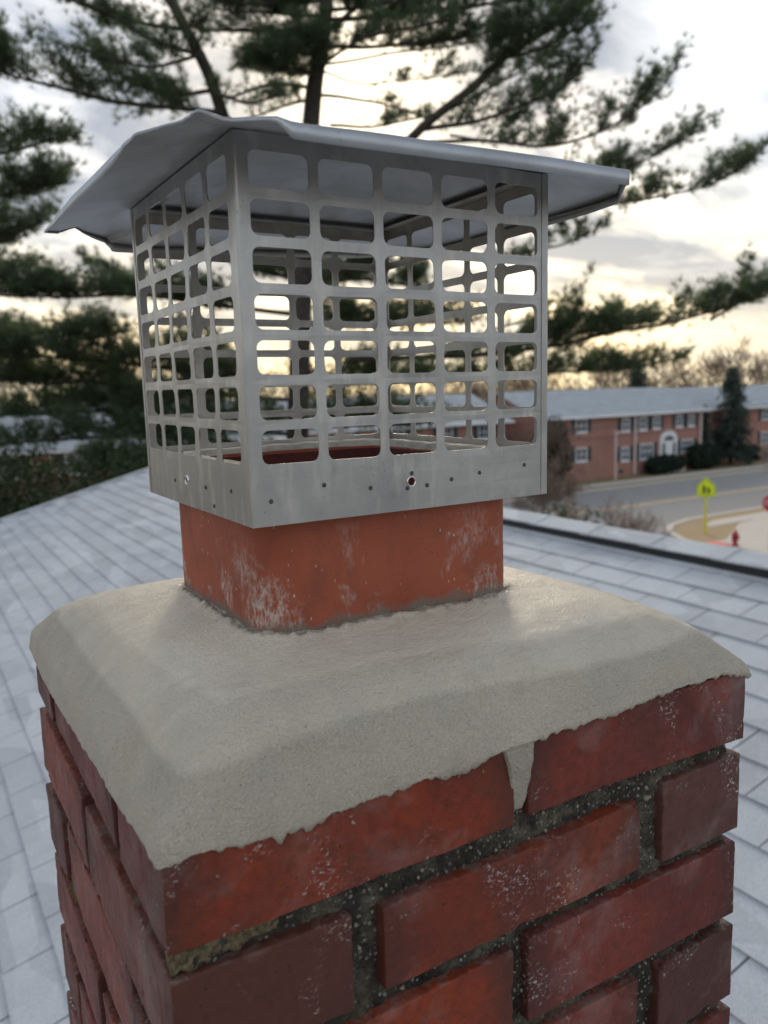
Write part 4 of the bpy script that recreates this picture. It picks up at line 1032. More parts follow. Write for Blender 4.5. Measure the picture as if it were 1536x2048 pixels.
def block(label, x0, x1, yw, depth, eave, ridge, name="brick_house"):
    h_ = thing(name, label, "house", ((x0 + x1) / 2, yw, GZ))
    ox, oy, oz = (x0 + x1) / 2, yw, GZ
    wb = MB().box(x0 - ox, x1 - ox, 0, depth, 0, eave - oz)
    rz = ridge - oz; ez = eave - oz
    wb.raw([(x0 - ox, 0, ez), (x0 - ox, depth, ez), (x0 - ox, depth / 2, rz - .15)], [(0, 1, 2)]); wb.raw([(x1 - ox, 0, ez), (x1 - ox, depth, ez), (x1 - ox, depth / 2, rz - .15)], [(2, 1, 0)])
    wb.build("wall", M_HBRICK, h_)
    rf = MB(); ov = 0.5
    rise = (rz - ez) / (depth / 2); zl = ez - ov * rise * 0.4
    a_, b2 = x0 - ox - .35, x1 - ox + .35
    rf.raw([(a_, -ov, zl), (b2, -ov, zl), (b2, depth / 2, rz), (a_, depth / 2, rz), (a_, depth + ov, zl), (b2, depth + ov, zl),
            (a_, -ov, zl - .12), (b2, -ov, zl - .12), (b2, depth / 2, rz - .12), (a_, depth / 2, rz - .12), (a_, depth + ov, zl - .12), (b2, depth + ov, zl - .12)],
           [(0, 1, 2, 3), (3, 2, 5, 4), (6, 9, 8, 7), (9, 10, 11, 8), (0, 6, 7, 1), (4, 5, 11, 10), (0, 3, 9, 6), (3, 4, 10, 9), (1, 7, 8, 2), (2, 8, 11, 5)])
    roof = rf.build("roof", M_ROOF2, h_)
    for q in range(1, 9):     # shingle courses read as faint lines
        y_ = -ov + (depth / 2 + ov) * q / 9; z_ = zl + (rz - zl) * q / 9
        MB().box(a_ + .02, b2 - .02, y_ - .02, y_ + .02, z_ - .01, z_ + .018).build("roof_course", M_ROOF2, roof)
    MB().box(a_, b2, -ov - .12, -ov - .005, zl - .13, zl + .02).build("gutter", M_TRIM, h_)
    return h_, ox
h1, ox = block("brick house across the road with arched white doorway and dark shutters", 40.2, 58.6, 44.8, 8.6, -2.30, -0.42)
def W_(x0, x1, z0, z1, **kw): window(h1, x0 - ox, x1 - ox, z0 - GZ, z1 - GZ, 0.0, **kw)
W_(43.95, 45.1, -3.6, -2.55); W_(48.9, 49.75, -3.75, -2.72); W_(50.85, 51.75, -3.75, -2.72); W_(52.45, 53.3, -3.72, -2.72); W_(55.25, 56.05, -3.7, -2.72); W_(56.75, 57.5, -3.7, -2.72)
W_(43.95, 45.15, -5.8, -4.75); W_(48.85, 49.75, -6.1, -4.98); W_(51.0, 52.55, -6.12, -4.85, cols=3); W_(55.95, 57.45, -5.85, -4.78, cols=3)
# arched entrance
d0, d1, dz0, dz1 = 53.3 - ox, 55.4 - ox, 0.35, 2.55
dr = MB(); arch = [(d0, dz0), (d1, dz0), (d1, dz1)] + [((d0 + d1) / 2 + (d1 - d0) / 2 * math.cos(R(a_)), dz1 + 0.85 * math.sin(R(a_))) for a_ in range(15, 180, 15)] + [(d0, dz1)]
dr.prism_y(arch, -0.10, 0.05); surround = dr.build("door_surround", M_TRIM, h1)
MB().box(d0 + .62, d1 - .62, -.16, -.105, dz0, dz1 - .15).build("door", M_TRIM, h1)
for (a_, b2) in ((d0 + .28, d0 + .56), (d1 - .56, d1 - .28)): MB().box(a_, b2, -.14, -.105, dz0 + .1, dz1 - .2).build("sidelight", M_GLASS, h1)
fan = MB(); fan.prism_y([(d0 + .45, dz1), (d1 - .45, dz1)] + [((d0 + d1) / 2 + .6 * math.cos(R(a_)), dz1 + .42 * math.sin(R(a_))) for a_ in range(20, 180, 20)], -.14, -.105); fan.build("fanlight", M_GLASS, h1)
MB().box(d0 - .1, d1 + .1, -.9, -.02, 0.0, dz0 - .01).build("doorstep", M_CONC, h1)
for xp in (50.3, 58.25):
    MB().tube([(xp - ox, -.12, 0.1), (xp - ox, -.12, 4.75)], 0.11, 8).build("downpipe", M_PIPE, h1)
for xv in (42.6, 48.9): MB().box(xv - ox - .25, xv - ox + .25, -.03, .01, .25, .55).build("vent_grille", M_SHUT, h1)
MB().tube([(51.0 - ox, 4.6, 6.2), (51.0 - ox, 4.6, 7.3)], 0.07, 8).build("roof_pipe", M_TRIM, h1)
h2, ox2 = block("brick house mostly hidden behind the dark spruce, with white door", 60.4, 88.0, 46.0, 8.6, -2.35, -0.55)
MB().box(60.9 - ox2, 61.9 - ox2, -.08, .02, .15, 2.2).build("door", M_TRIM, h2)
for (a_, b2) in ((64.4, 65.6), (68.5, 69.7), (72.5, 73.7)):
    for (z0, z1) in ((-5.9, -4.8), (-3.7, -2.7)): window(h2, a_ - ox2, b2 - ox2, z0 - GZ, z1 - GZ, 0.0)
h3, ox3 = block("brick house with pale roof glimpsed through the pine on the left", -12.0, 20.0, 42.8, 9.0, -2.35, -0.3)
for (a_, b2) in ((-6.0, -4.8), (-1.0, .2), (3.6, 4.8), (7.0, 8.2), (11.0, 12.2), (15.5, 16.7)):
    for (z0, z1) in ((-5.9, -4.8), (-3.7, -2.7)): window(h3, a_ - ox3, b2 - ox3, z0 - GZ, z1 - GZ, 0.0)
for xp in (2.2, 9.6): MB().tube([(xp - ox3, -.12, 0.1), (xp - ox3, -.12, 4.75)], 0.11, 8).build("downpipe", M_TRIM, h3)
h4, ox4 = block("brick house with grey roof standing behind the cage, left of the arched doorway", 22.5, 38.6, 46.5, 9.0, -2.4, -0.5)
for (a_, b2) in ((24.5, 25.7), (28.5, 29.7), (32.5, 33.7), (36, 37.2)):
    for (z0, z1) in ((-5.9, -4.8), (-3.7, -2.7)): window(h4, a_ - ox4, b2 - ox4, z0 - GZ, z1 - GZ, 0.0)

# ------------------------------------------------------------------ street furniture
M_LIME = plain("fluorescent_sign", (0.72, 0.86, 0.02), 0.5, 0.04)
M_LIMEP = plain("yellow_post", (0.66, 0.62, 0.04), 0.6, 0.1)
M_BLACK = plain("black_print", (0.02, 0.02, 0.02), 0.6, 0.1)
M_STOP = plain("stop_red", (0.50, 0.025, 0.05), 0.45, 0.06)
M_HYD = plain("hydrant_red", (0.36, 0.015, 0.025), 0.45, 0.15)
sg = thing("school_sign", "fluorescent yellow school crossing sign on a yellow post at the street corner", "road sign", (32.8, 24.6, GZ + 0.125), rotz=R(-66))
MB().box(-.055, .055, -.02, .04, 0, 1.95).build("post", M_LIMEP, sg)
board = MB().prism_y([(-.42, 1.80), (.42, 1.80), (.42, 2.32), (0, 2.72), (-.42, 2.32)], -.045, -.028).build("sign_board", M_LIME, sg)
for (bx_, s_) in ((-.10, .85), (.12, .68)):
    pm = MB()
    pm.lathe([(.001, -.008), (.055 * s_, -.006), (.055 * s_, .006), (.001, .008)], 12, (bx_, -.056, 1.93 + .44 * s_), 'y')
    pm.prism_y([(bx_ - .06 * s_, 1.93 + .20 * s_), (bx_ + .06 * s_, 1.93 + .20 * s_), (bx_ + .075 * s_, 1.93 + .37 * s_), (bx_ - .075 * s_, 1.93 + .37 * s_)], -.060, -.048)
    pm.prism_y([(bx_ - .06 * s_, 1.93 + .19 * s_), (bx_ - .13 * s_, 1.93), (bx_ - .07 * s_, 1.93), (bx_ + .005, 1.93 + .19 * s_)], -.060, -.048)
    pm.prism_y([(bx_ + .06 * s_, 1.93 + .19 * s_), (bx_ + .11 * s_, 1.93), (bx_ + .05 * s_, 1.93), (bx_ - .01, 1.93 + .18 * s_)], -.061, -.049)
    pm.prism_y([(bx_ + .07 * s_, 1.93 + .36 * s_), (bx_ + .16 * s_, 1.93 + .22 * s_), (bx_ + .12 * s_, 1.93 + .20 * s_), (bx_ + .05 * s_, 1.93 + .30 * s_)], -.062, -.050)
    pm.build("walking_figure", M_BLACK, board)
bd_ = MB()
for (a_, b2) in (((-.385, 1.835), (.385, 1.835)), ((.385, 1.835), (.385, 2.305)), ((.385, 2.305), (0, 2.67)), ((0, 2.67), (-.385, 2.305)), ((-.385, 2.305), (-.385, 1.835))):
    v = Vector((b2[0] - a_[0], b2[1] - a_[1])); n_ = Vector((-v.y, v.x)).normalized() * .008
    bd_.prism_y([(a_[0] - n_.x, a_[1] - n_.y), (b2[0] - n_.x, b2[1] - n_.y), (b2[0] + n_.x, b2[1] + n_.y), (a_[0] + n_.x, a_[1] + n_.y)], -.052, -.046)
bd_.build("sign_border", M_BLACK, board)
st = thing("stop_sign", "red octagonal stop sign with white letters at the right edge", "road sign", (31.58, 20.40, GZ + 0.125), rotz=R(-62))
MB().box(-.03, .03, 0, .04, 0, 2.25).build("post", plain("galvanised_post", (0.30, 0.30, 0.29), 0.5, 0.15), st)
octo = lambda r_: [(r_ * math.cos(R(22.5 + 45 * q)) , 2.05 + r_ * math.sin(R(22.5 + 45 * q))) for q in range(8)]
MB().prism_y(octo(.41), -.020, -.012).build("sign_rim", M_TRIM, st)
sb_ = MB().prism_y(octo(.385), -.026, -.0205).build("sign_face", M_STOP, st)
tcv = bpy.data.curves.new("stop_text", 'FONT'); tcv.body = "STOP"; tcv.size = 0.30; tcv.align_x = 'CENTER'; tcv.align_y = 'CENTER'; tcv.extrude = 0.002
tob = bpy.data.objects.new("stop_text", tcv); COL.objects.link(tob)
bpy.context.view_layer.update()
tme = bpy.data.meshes.new_from_object(tob.evaluated_get(bpy.context.evaluated_depsgraph_get())); bpy.data.objects.remove(tob)
lt = add("lettering", tme, M_TRIM, sb_, (0, -.029, 2.05)); lt.rotation_euler = (R(90), 0, 0); lt.scale = (0.85, 1.1, 1)
hy = thing("fire_hydrant", "dark red fire hydrant beside the curved pavement", "hydrant", (31.25, 21.85, GZ + 0.131))
MB().lathe([(.17, 0), (.17, .05), (.12, .06), (.115, .46), (.15, .47), (.15, .52), (.13, .54), (.11, .62), (.06, .68), (.03, .69), (.03, .74), (.001, .745)], 18).build("barrel", M_HYD, hy, True)
for ax_, s_ in (('x', 1), ('x', -1), ('y', -1)):
    MB().lathe([(.07, .10 * s_), (.07, .17 * s_), (.055, .175 * s_), (.055, .20 * s_), (.02, .205 * s_), (.02, .23 * s_)], 12, (0, 0, .38), ax_).build("outlet_cap", M_HYD, hy, True)
ps = thing("sign_post", "slim pale post with arm and hanging board before the brick house", "sign post", (47.0, 43.6, GZ))
MB().box(-.06, .06, -.06, .06, 0, 3.75).build("post", M_PIPE, ps)
MB().box(.065, 1.05, -.04, .04, 3.58, 3.68).build("arm", M_PIPE, ps)
MB().box(.22, .95, -.02, .02, 2.70, 3.50).build("board", plain("brown_board", (0.30, 0.16, 0.13), 0.7, 0.1), ps)
M_WIRE = plain("cable", (0.03, 0.03, 0.03), 0.6)
M_POLE = plain("utility_pole", (0.16, 0.12, 0.09), 0.9, 0.3, 4)
for q, (px_, lab) in enumerate(((-30.0, "weathered utility pole far left along the road"), (104.0, "weathered utility pole far right along the road"))):
    up = thing("utility_pole", lab, "pole", (px_, 40.6, GZ), "utility poles along the road"); MB().tube([(0, 0, 0), (0, 0, 9.5)], [.16, .11], 10).build("shaft", M_POLE, up); MB().box(-.05, .05, -1.1, 1.1, 8.6, 8.75).build("crossarm", M_POLE, up)
for q, (zz, yo, lab) in enumerate(((1.05, -1.0, "top"), (0.35, 0.0, "middle"), (-0.45, 1.0, "lowest"))):
    pts = [(-30 + 134 * s_ / 24, 40.6 + yo, zz - 3.4 * (1 - (2 * s_ / 24 - 1) ** 2)) for s_ in range(25)]
    tag(MB().tube(pts, 0.022, 5).build("overhead_wire", M_WIRE), lab + " of three thin black wires strung before the brick houses", "wire", "overhead wires")
PINE_LIMBS = [
  ([(8.11, 16.68, 4.16),(6.77, 16.94, 5.74),(6.43, 16.86, 6.12),(6.04, 16.79, 7.06),(5.52, 16.79, 7.95),(5.2, 16.95, 9.09)], 0.17, 0.09, 0.72, 0.8, 0.8),
  ([(8.18, 16.63, 4.05),(9.29, 15.15, 4.78),(9.75, 14.28, 5.39),(10.52, 13.25, 6.17),(11.03, 12.8, 6.66),(11.43, 12.38, 6.94),(12.07, 11.84, 7.4),(12.46, 11.22, 7.84)], 0.13, 0.05, 0.62, 1.5, 0.9),
  ([(6.47, 16.82, 6.01),(5.02, 17.1, 6.03),(3.62, 17.37, 6.14),(2.47, 17.5, 6.32),(1.8, 17.57, 6.5)], 0.06, 0.02, 0.05, 1.3, 1.1),
  ([(6.34, 16.86, 6.45),(5.47, 17.49, 6.41),(4.75, 18.24, 6.93),(4.46, 18.62, 7.4)], 0.05, 0.02, 0.15, 1, 0.7),
  ([(6.04, 16.79, 7.06),(5.0, 16.73, 7.18),(4.1, 16.86, 7.56),(3.39, 16.95, 7.67)], 0.05, 0.02, 0.1, 0.9, 0.6),
  ([(5.88, 16.86, 7.53),(4.82, 17.41, 7.72),(3.4, 17.86, 8.16)], 0.05, 0.02, 0.1, 0.9, 0.6),
  ([(8.58, 16.89, 6.85),(7.6, 16.86, 6.75),(6.59, 16.8, 6.29)], 0.045, 0.03, 0.7, 0.3, 0.4),
  ([(8.5, 16.89, 6.58),(7.78, 16.79, 6.29),(7.21, 16.85, 6.03)], 0.04, 0.02, 0.4, 0.7, 0.4),
  ([(8.94, 16.88, 8.0),(7.44, 16.91, 7.79),(6.16, 17.06, 7.66)], 0.06, 0.03, 0.1, 0.9, 0.6),
  ([(8.8, 16.81, 7.12),(7.59, 16.3, 6.87),(6.56, 15.94, 6.67)], 0.06, 0.03, 0.05, 2.6, 0.6),
  ([(8.84, 16.86, 7.57),(7.63, 16.09, 7.15),(6.68, 15.68, 6.93)], 0.06, 0.03, 0.05, 2.2, 0.6),
  ([(9.01, 16.8, 7.78),(9.73, 15.73, 7.49),(10.54, 14.63, 7.35),(11.39, 13.53, 7.36)], 0.05, 0.02, 0.3, 1.6, 0.6),
  ([(9.07, 16.86, 8.33),(9.88, 15.13, 7.94),(11.01, 13.22, 7.63),(12.09, 11.99, 7.64)], 0.06, 0.02, 0.15, 1.5, 0.7),
  ([(9.08, 16.88, 8.44),(7.9, 16.83, 8.19),(6.64, 17.1, 8.15)], 0.05, 0.02, 0.1, 1.3, 0.6),
  ([(9.12, 16.93, 8.88),(7.96, 16.91, 8.83),(6.35, 17.41, 8.89)], 0.05, 0.02, 0.1, 1.3, 0.6),
  ([(9.13, 16.94, 8.99),(10.21, 15.61, 9.08),(11.8, 14.18, 9.03)], 0.05, 0.02, 0.1, 1.4, 0.7),
  ([(9.04, 16.84, 8.11),(9.77, 17.09, 8.66),(10.72, 17.28, 9.56)], 0.07, 0.05, 0.6, 0.6, 0.6),
  ([(8.9, 16.79, 7.36),(10.08, 15.49, 7.34),(11.08, 14.3, 7.28),(11.62, 13.49, 7.24)], 0.03, 0.01, 0.35, 0.8, 0.4),
  ([(8.81, 16.82, 7.23),(9.71, 16.61, 7.05),(11.16, 16.12, 7.23),(12.4, 15.66, 7.45)], 0.025, 0.01, 0.3, 0.55, 0.4),
  ([(8.75, 16.75, 6.68),(9.47, 15.79, 6.35),(10.11, 14.61, 5.8)], 0.04, 0.02, 0.4, 0.35, 0.35),
  ([(9.38, 17.5, 6.34),(10.87, 17.22, 6.46),(12.46, 16.96, 7.01)], 0.04, 0.015, 0.1, 0.5, 0.5),
  ([(9.85, 14.23, 5.43),(10.57, 13.33, 5.45),(11.18, 12.53, 5.64),(11.58, 11.97, 5.85),(11.9, 11.52, 6.39)], 0.05, 0.012, 0.08, 1.4, 0.75),
  ([(10.02, 13.93, 5.69),(10.89, 13.73, 6.09),(11.77, 13.52, 6.55),(12.59, 13.35, 7.02)], 0.04, 0.01, 0.2, 0.8, 0.5),
  ([(9.91, 14.14, 5.15),(10.4, 13.11, 4.98),(10.97, 12.0, 4.67),(11.42, 11.27, 4.69),(11.93, 10.66, 4.98),(12.28, 10.18, 5.44),(12.42, 9.94, 5.86)], 0.045, 0.01, 0.42, 1.1, 0.75),
  ([(10.15, 13.78, 5.23),(10.87, 13.07, 5.0),(11.5, 12.45, 4.96)], 0.03, 0.01, 0.1, 0.9, 0.5),
  ([(9.95, 14.04, 4.69),(11.22, 12.0, 4.15),(12.0, 10.82, 4.12),(12.49, 10.11, 4.39),(12.85, 9.6, 4.7)], 0.045, 0.01, 0.45, 1.1, 0.65),
  ([(10.1, 14.09, 4.23),(11.1, 11.86, 3.63),(11.93, 10.75, 3.48),(12.71, 9.71, 3.57),(13.17, 9.14, 3.9),(13.4, 8.84, 4.26)], 0.045, 0.01, 0.35, 1.1, 0.6),
  ([(10.67, 14.94, 2.98),(12.25, 13.42, 3.02),(12.55, 12.68, 3.16),(12.98, 12.24, 3.47)], 0.04, 0.01, 0.25, 0.9, 0.35),
  ([(11.47, 14.18, 1.4),(12.47, 13.17, 1.72),(12.83, 12.8, 2.16),(12.99, 12.66, 2.57)], 0.03, 0.01, 0.3, 0.4, 0.4),
  ([(8.73, 15.72, 0.83),(10.96, 13.21, 0.86),(12.04, 11.43, 1.09),(12.76, 10.22, 1.32),(13.74, 9.33, 1.63),(14.32, 9.03, 1.88)], 0.07, 0.015, 0.2, 1.5, 0.7),
  ([(10.98, 13.23, 1.02),(11.82, 12.18, 1.21),(12.65, 11.35, 1.31),(13.18, 10.8, 1.37)], 0.04, 0.01, 0.1, 2, 0.5),
  ([(13.33, 9.88, 1.3),(13.75, 9.35, 1.72),(14.08, 8.99, 2.14)], 0.03, 0.01, 0.1, 1.2, 0.5),
  ([(8.19, 15.94, 0.29),(10.3, 14.11, 0.38),(11.82, 12.62, 0.42),(12.79, 11.46, 0.44),(13.61, 10.65, 0.66)], 0.06, 0.015, 0.2, 1.7, 0.5),
  ([(7.87, 16.41, 1.85),(5.83, 16.48, 2.01),(4.23, 16.28, 2.14),(2.94, 16.46, 2.12),(1.49, 16.73, 2.1)], 0.06, 0.02, 0.2, 2.6, 0.8),
  ([(4.54, 16.33, 2.16),(3.82, 16.94, 2.5),(3.51, 17.34, 3.02)], 0.03, 0.01, 0.1, 0.9, 0.35),
  ([(7.73, 16.24, 0.41),(5.51, 16.43, 0.67),(3.92, 16.23, 0.83),(2.49, 15.92, 0.92),(1.17, 16.12, 0.93)], 0.06, 0.02, 0.2, 2.6, 0.9),
  ([(4.58, 16.94, 0.38),(3.03, 16.69, 0.46),(1.7, 16.8, 0.54)], 0.05, 0.02, 0.05, 2.2, 0.7),
  ([(7.65, 16.15, -0.36),(5.88, 16.06, -0.18),(4.39, 16.37, -0.08),(2.97, 16.62, -0.13),(1.67, 17.16, -0.13)], 0.05, 0.02, 0.2, 1.8, 0.7),
  ([(7.99, 16.46, 2.51),(9.41, 16.83, 2.72),(11.48, 16.75, 2.62)], 0.05, 0.02, 0.1, 2.2, 0.7),
  ([(7.88, 16.37, 1.63),(8.59, 14.15, 1.46),(9.7, 12.42, 1.44)], 0.05, 0.02, 0.15, 2.2, 0.7),
  ([(7.95, 16.5, 2.62),(7.82, 18.43, 3.08),(7.71, 19.75, 3.5)], 0.05, 0.02, 0.1, 2.2, 0.7),
  ([(7.63, 16.12, -0.58),(8.55, 14.39, -0.58),(9.33, 13.12, -0.48)], 0.05, 0.02, 0.15, 2.2, 0.7),
  ([(7.6, 16.1, -0.8),(6.1, 15.85, -0.6),(5.17, 15.61, -0.45)], 0.05, 0.02, 0.15, 2.2, 0.7),
  ([(7.8, 16.24, 0.63),(10.29, 17.06, 0.39),(12.67, 17.4, 0.35)], 0.05, 0.02, 0.15, 2.2, 0.7),
  ([(7.47, 16.11, -1.12),(5.54, 16.15, -0.8),(3.86, 16.01, -0.6),(2.56, 16.07, -0.62),(1.37, 16.31, -0.66)], 0.05, 0.02, 0.2, 2, 0.8),
  ([(7.41, 16.04, -1.79),(5.4, 15.54, -1.37),(3.93, 15.28, -1.15),(2.68, 14.97, -1.13)], 0.05, 0.02, 0.2, 2, 0.8),
  ([(7.63, 16.22, -0.02),(5.81, 16.75, 0.14),(4.18, 17.12, 0.08),(2.51, 17.67, 0.24)], 0.05, 0.02, 0.2, 2, 0.7),
  ([(9.11, 16.92, 8.77),(7.73, 16.46, 8.22),(6.68, 16.35, 8.01),(5.85, 16.37, 7.99)], 0.05, 0.02, 0.1, 1.6, 0.8),
  ([(9.09, 16.89, 8.55),(9.42, 15.19, 8.07),(10.01, 13.85, 7.81)], 0.05, 0.02, 0.1, 1.6, 0.8),
  ([(10.83, 13.01, 6.51),(11.02, 12.06, 6.45),(11.47, 11.36, 6.67)], 0.04, 0.02, 0.05, 1.8, 0.8),
  ([(6.04, 16.79, 7.06),(4.97, 16.4, 6.56),(4.14, 16.16, 6.43),(3.58, 16.03, 6.46)], 0.04, 0.02, 0.1, 1.2, 0.8),
  ([(6.33, 16.84, 6.35),(6.57, 15.56, 5.9),(6.91, 14.63, 5.77)], 0.04, 0.02, 0.1, 0.7, 0.6),
  ([(8.82, 16.83, 7.34),(8.89, 15.13, 7.28),(9.14, 14.01, 7.11),(9.62, 13.0, 7.01)], 0.04, 0.02, 0.2, 1.2, 0.7),
  ([(7.95, 16.43, 2.18),(8.33, 15.09, 2.62),(8.91, 13.83, 2.72)], 0.05, 0.02, 0.3, 2.2, 0.7),
]
PINE_TRUNK = [(7.6, 16.51, -2.42),(7.67, 16.39, -0.92),(7.94, 16.43, 2.18),(8.25, 16.64, 4.38),(8.53, 16.79, 6.14),(8.72, 16.85, 7.13),(8.98, 16.88, 8.11),(9.18, 17.0, 9.43),(9.35, 17.27, 11.53),(9.64, 17.89, 13.96)]
PINE2_LIMBS = [
  ([(0.26, 20.19, 4.17),(1.67, 18.77, 4.21),(2.49, 17.7, 4.26),(3.18, 16.82, 4.28)], 0.06, 0.02, 0.3, 1.9, 0.9),
  ([(0.11, 20.02, 2.71),(1.57, 18.65, 3.2),(2.23, 17.7, 3.39),(2.82, 16.91, 3.57)], 0.06, 0.02, 0.3, 1.9, 0.8),
  ([(0.01, 19.91, 1.78),(1.32, 18.67, 2.5),(1.98, 17.72, 2.66),(2.44, 16.98, 2.72)], 0.06, 0.02, 0.3, 1.6, 0.7),
  ([(0.54, 20.2, 5.1),(1.59, 18.98, 5.13),(2.41, 18.01, 5.08),(3.15, 16.75, 5.08)], 0.06, 0.02, 0.3, 1.7, 0.8),
  ([(-0.04, 19.85, 1.26),(1.85, 17.56, 1.33),(3.09, 16.11, 1.34),(3.73, 15.26, 1.34)], 0.06, 0.02, 0.2, 1.6, 0.6),
  ([(-0.15, 19.73, 0.22),(1.81, 17.91, 0.56),(2.79, 16.86, 0.62)], 0.06, 0.02, 0.2, 1.4, 0.6),
  ([(-0.23, 19.63, -0.62),(1.81, 18.49, -0.16),(3.1, 17.77, 0.12)], 0.06, 0.02, 0.2, 1.2, 0.5),
]
PINE2_TRUNK = [(-0.72, 19.78, -4.04),(-0.3, 19.63, -0.82),(0.18, 20.1, 3.34),(0.59, 20.41, 6.46),(1.0, 20.73, 9.58)]
# ------------------------------------------------------------------ vegetation
def foliage_material(name, dark, light, trans=0.25, rough=0.6):
    mt, nt, b = material(name, rough, 0.0, 0.3); k = NT(nt); P = k.world()
    n = k.noise(P, 1.3, 3, 0.6); f_ = k.noise(P, 14, 2, 0.6)
    col = k.mix(k.math('ADD', k.math('MULTIPLY', n, 0.7), k.math('MULTIPLY', f_, 0.3)), dark, light)
    k.set(b.inputs['Base Color'], col)
    tr = nt.nodes.new('ShaderNodeBsdfTranslucent'); k.set(tr.inputs['Color'], col)
    mx = nt.nodes.new('ShaderNodeMixShader'); mx.inputs[0].default_value = trans
    out = nt.nodes['Material Output']; nt.links.new(b.outputs[0], mx.inputs[1]); nt.links.new(tr.outputs[0], mx.inputs[2]); nt.links.new(mx.outputs[0], out.inputs[0])
    return mt
M_NEEDLE = foliage_material("pine_needles", (0.055, 0.090, 0.046), (0.125, 0.165, 0.078), 0.45)
M_BARK = plain("pine_bark", (0.060, 0.050, 0.042), 0.95, 0.4, 8, bump=0.03)
M_LEAF = foliage_material("dark_leaf", (0.020, 0.036, 0.014), (0.060, 0.085, 0.030), 0.2)
M_HEDGE = foliage_material("hedge_leaf", (0.010, 0.020, 0.012), (0.022, 0.040, 0.022), 0.1)
M_SPRUCE = foliage_material("spruce_needles", (0.05, 0.072, 0.058), (0.10, 0.13, 0.10), 0.2)  # greens lifted in the colour, in place of haze over the street
M_TWIG = plain("bare_twig", (0.15, 0.105, 0.075), 0.9, 0.3, 3)
M_TWIGP = plain("pale_twig", (0.30, 0.24, 0.20), 0.9, 0.25, 3)

def polyline(pts, step):
    P = np.array(pts, float)
    # Catmull-Rom smoothing
    Q = np.vstack([2 * P[0] - P[1], P, 2 * P[-1] - P[-2]]); out = []
    for i in range(1, len(Q) - 2):
        n = max(2, int(np.linalg.norm(Q[i + 1] - Q[i]) / step))
        for t in np.arange(n) / n:
            out.append(0.5 * (2 * Q[i] + (Q[i + 1] - Q[i - 1]) * t + (2 * Q[i - 1] - 5 * Q[i] + 4 * Q[i + 1] - Q[i + 2]) * t ** 2 + (-Q[i - 1] + 3 * Q[i] - 3 * Q[i + 1] + Q[i + 2]) * t ** 3))
    out.append(P[-1]); return np.array(out)
def unit(v): return v / np.maximum(np.linalg.norm(v, axis=-1, keepdims=True), 1e-9)
def tufts(pos, dirs, g, n=17, length=0.18, width=0.0050, spread=0.8):
    """sprays of needles at pos pointing along dirs -> triangles"""
    N = len(pos); D = np.repeat(dirs, n, 0) + g.normal(0, spread, (N * n, 3)) * np.array([1, 1, 0.8]); D = unit(D)
    B = np.repeat(pos, n, 0) + g.normal(0, 0.012, (N * n, 3)); L = length * g.uniform(0.65, 1.15, (N * n, 1))
    S = unit(np.cross(D, g.normal(0, 1, (N * n, 3)))) * width
    V = np.stack([B - S, B + S, B + D * L], 1).reshape(-1, 3); F = np.arange(len(V)).reshape(-1, 3)
    return V, F
def segs_mesh(A, B, ra, rb, sides=3):
    """many tapered twigs A->B in one go"""
    A, B = np.asarray(A), np.asarray(B); T = unit(B - A); h = np.where(np.abs(T[:, 2:]) < 0.9, [[0, 0, 1.0]], [[1.0, 0, 0]])
    U = unit(np.cross(T, h)); W = np.cross(T, U); V = []
    for (C, r_) in ((A, ra), (B, rb)):
        for k in range(sides):
            a_ = 2 * math.pi * k / sides; V.append(C + (U * math.cos(a_) + W * math.sin(a_)) * np.reshape(r_, (-1, 1)))
    V = np.stack(V, 1); n = len(A); F = []
    for k in range(sides): F.append(np.stack([k + 0 * np.arange(n), (k + 1) % sides + 0 * np.arange(n), sides + (k + 1) % sides + 0 * np.arange(n), sides + k + 0 * np.arange(n)], 1) + (np.arange(n) * 2 * sides)[:, None])
    return V.reshape(-1, 3), np.concatenate(F)
def cat(parts):
    Vs, Fs, b0 = [], [], 0
    for V, F in parts: Vs.append(V); Fs.append(F + b0); b0 += len(V)
    return np.concatenate(Vs), np.concatenate(Fs)
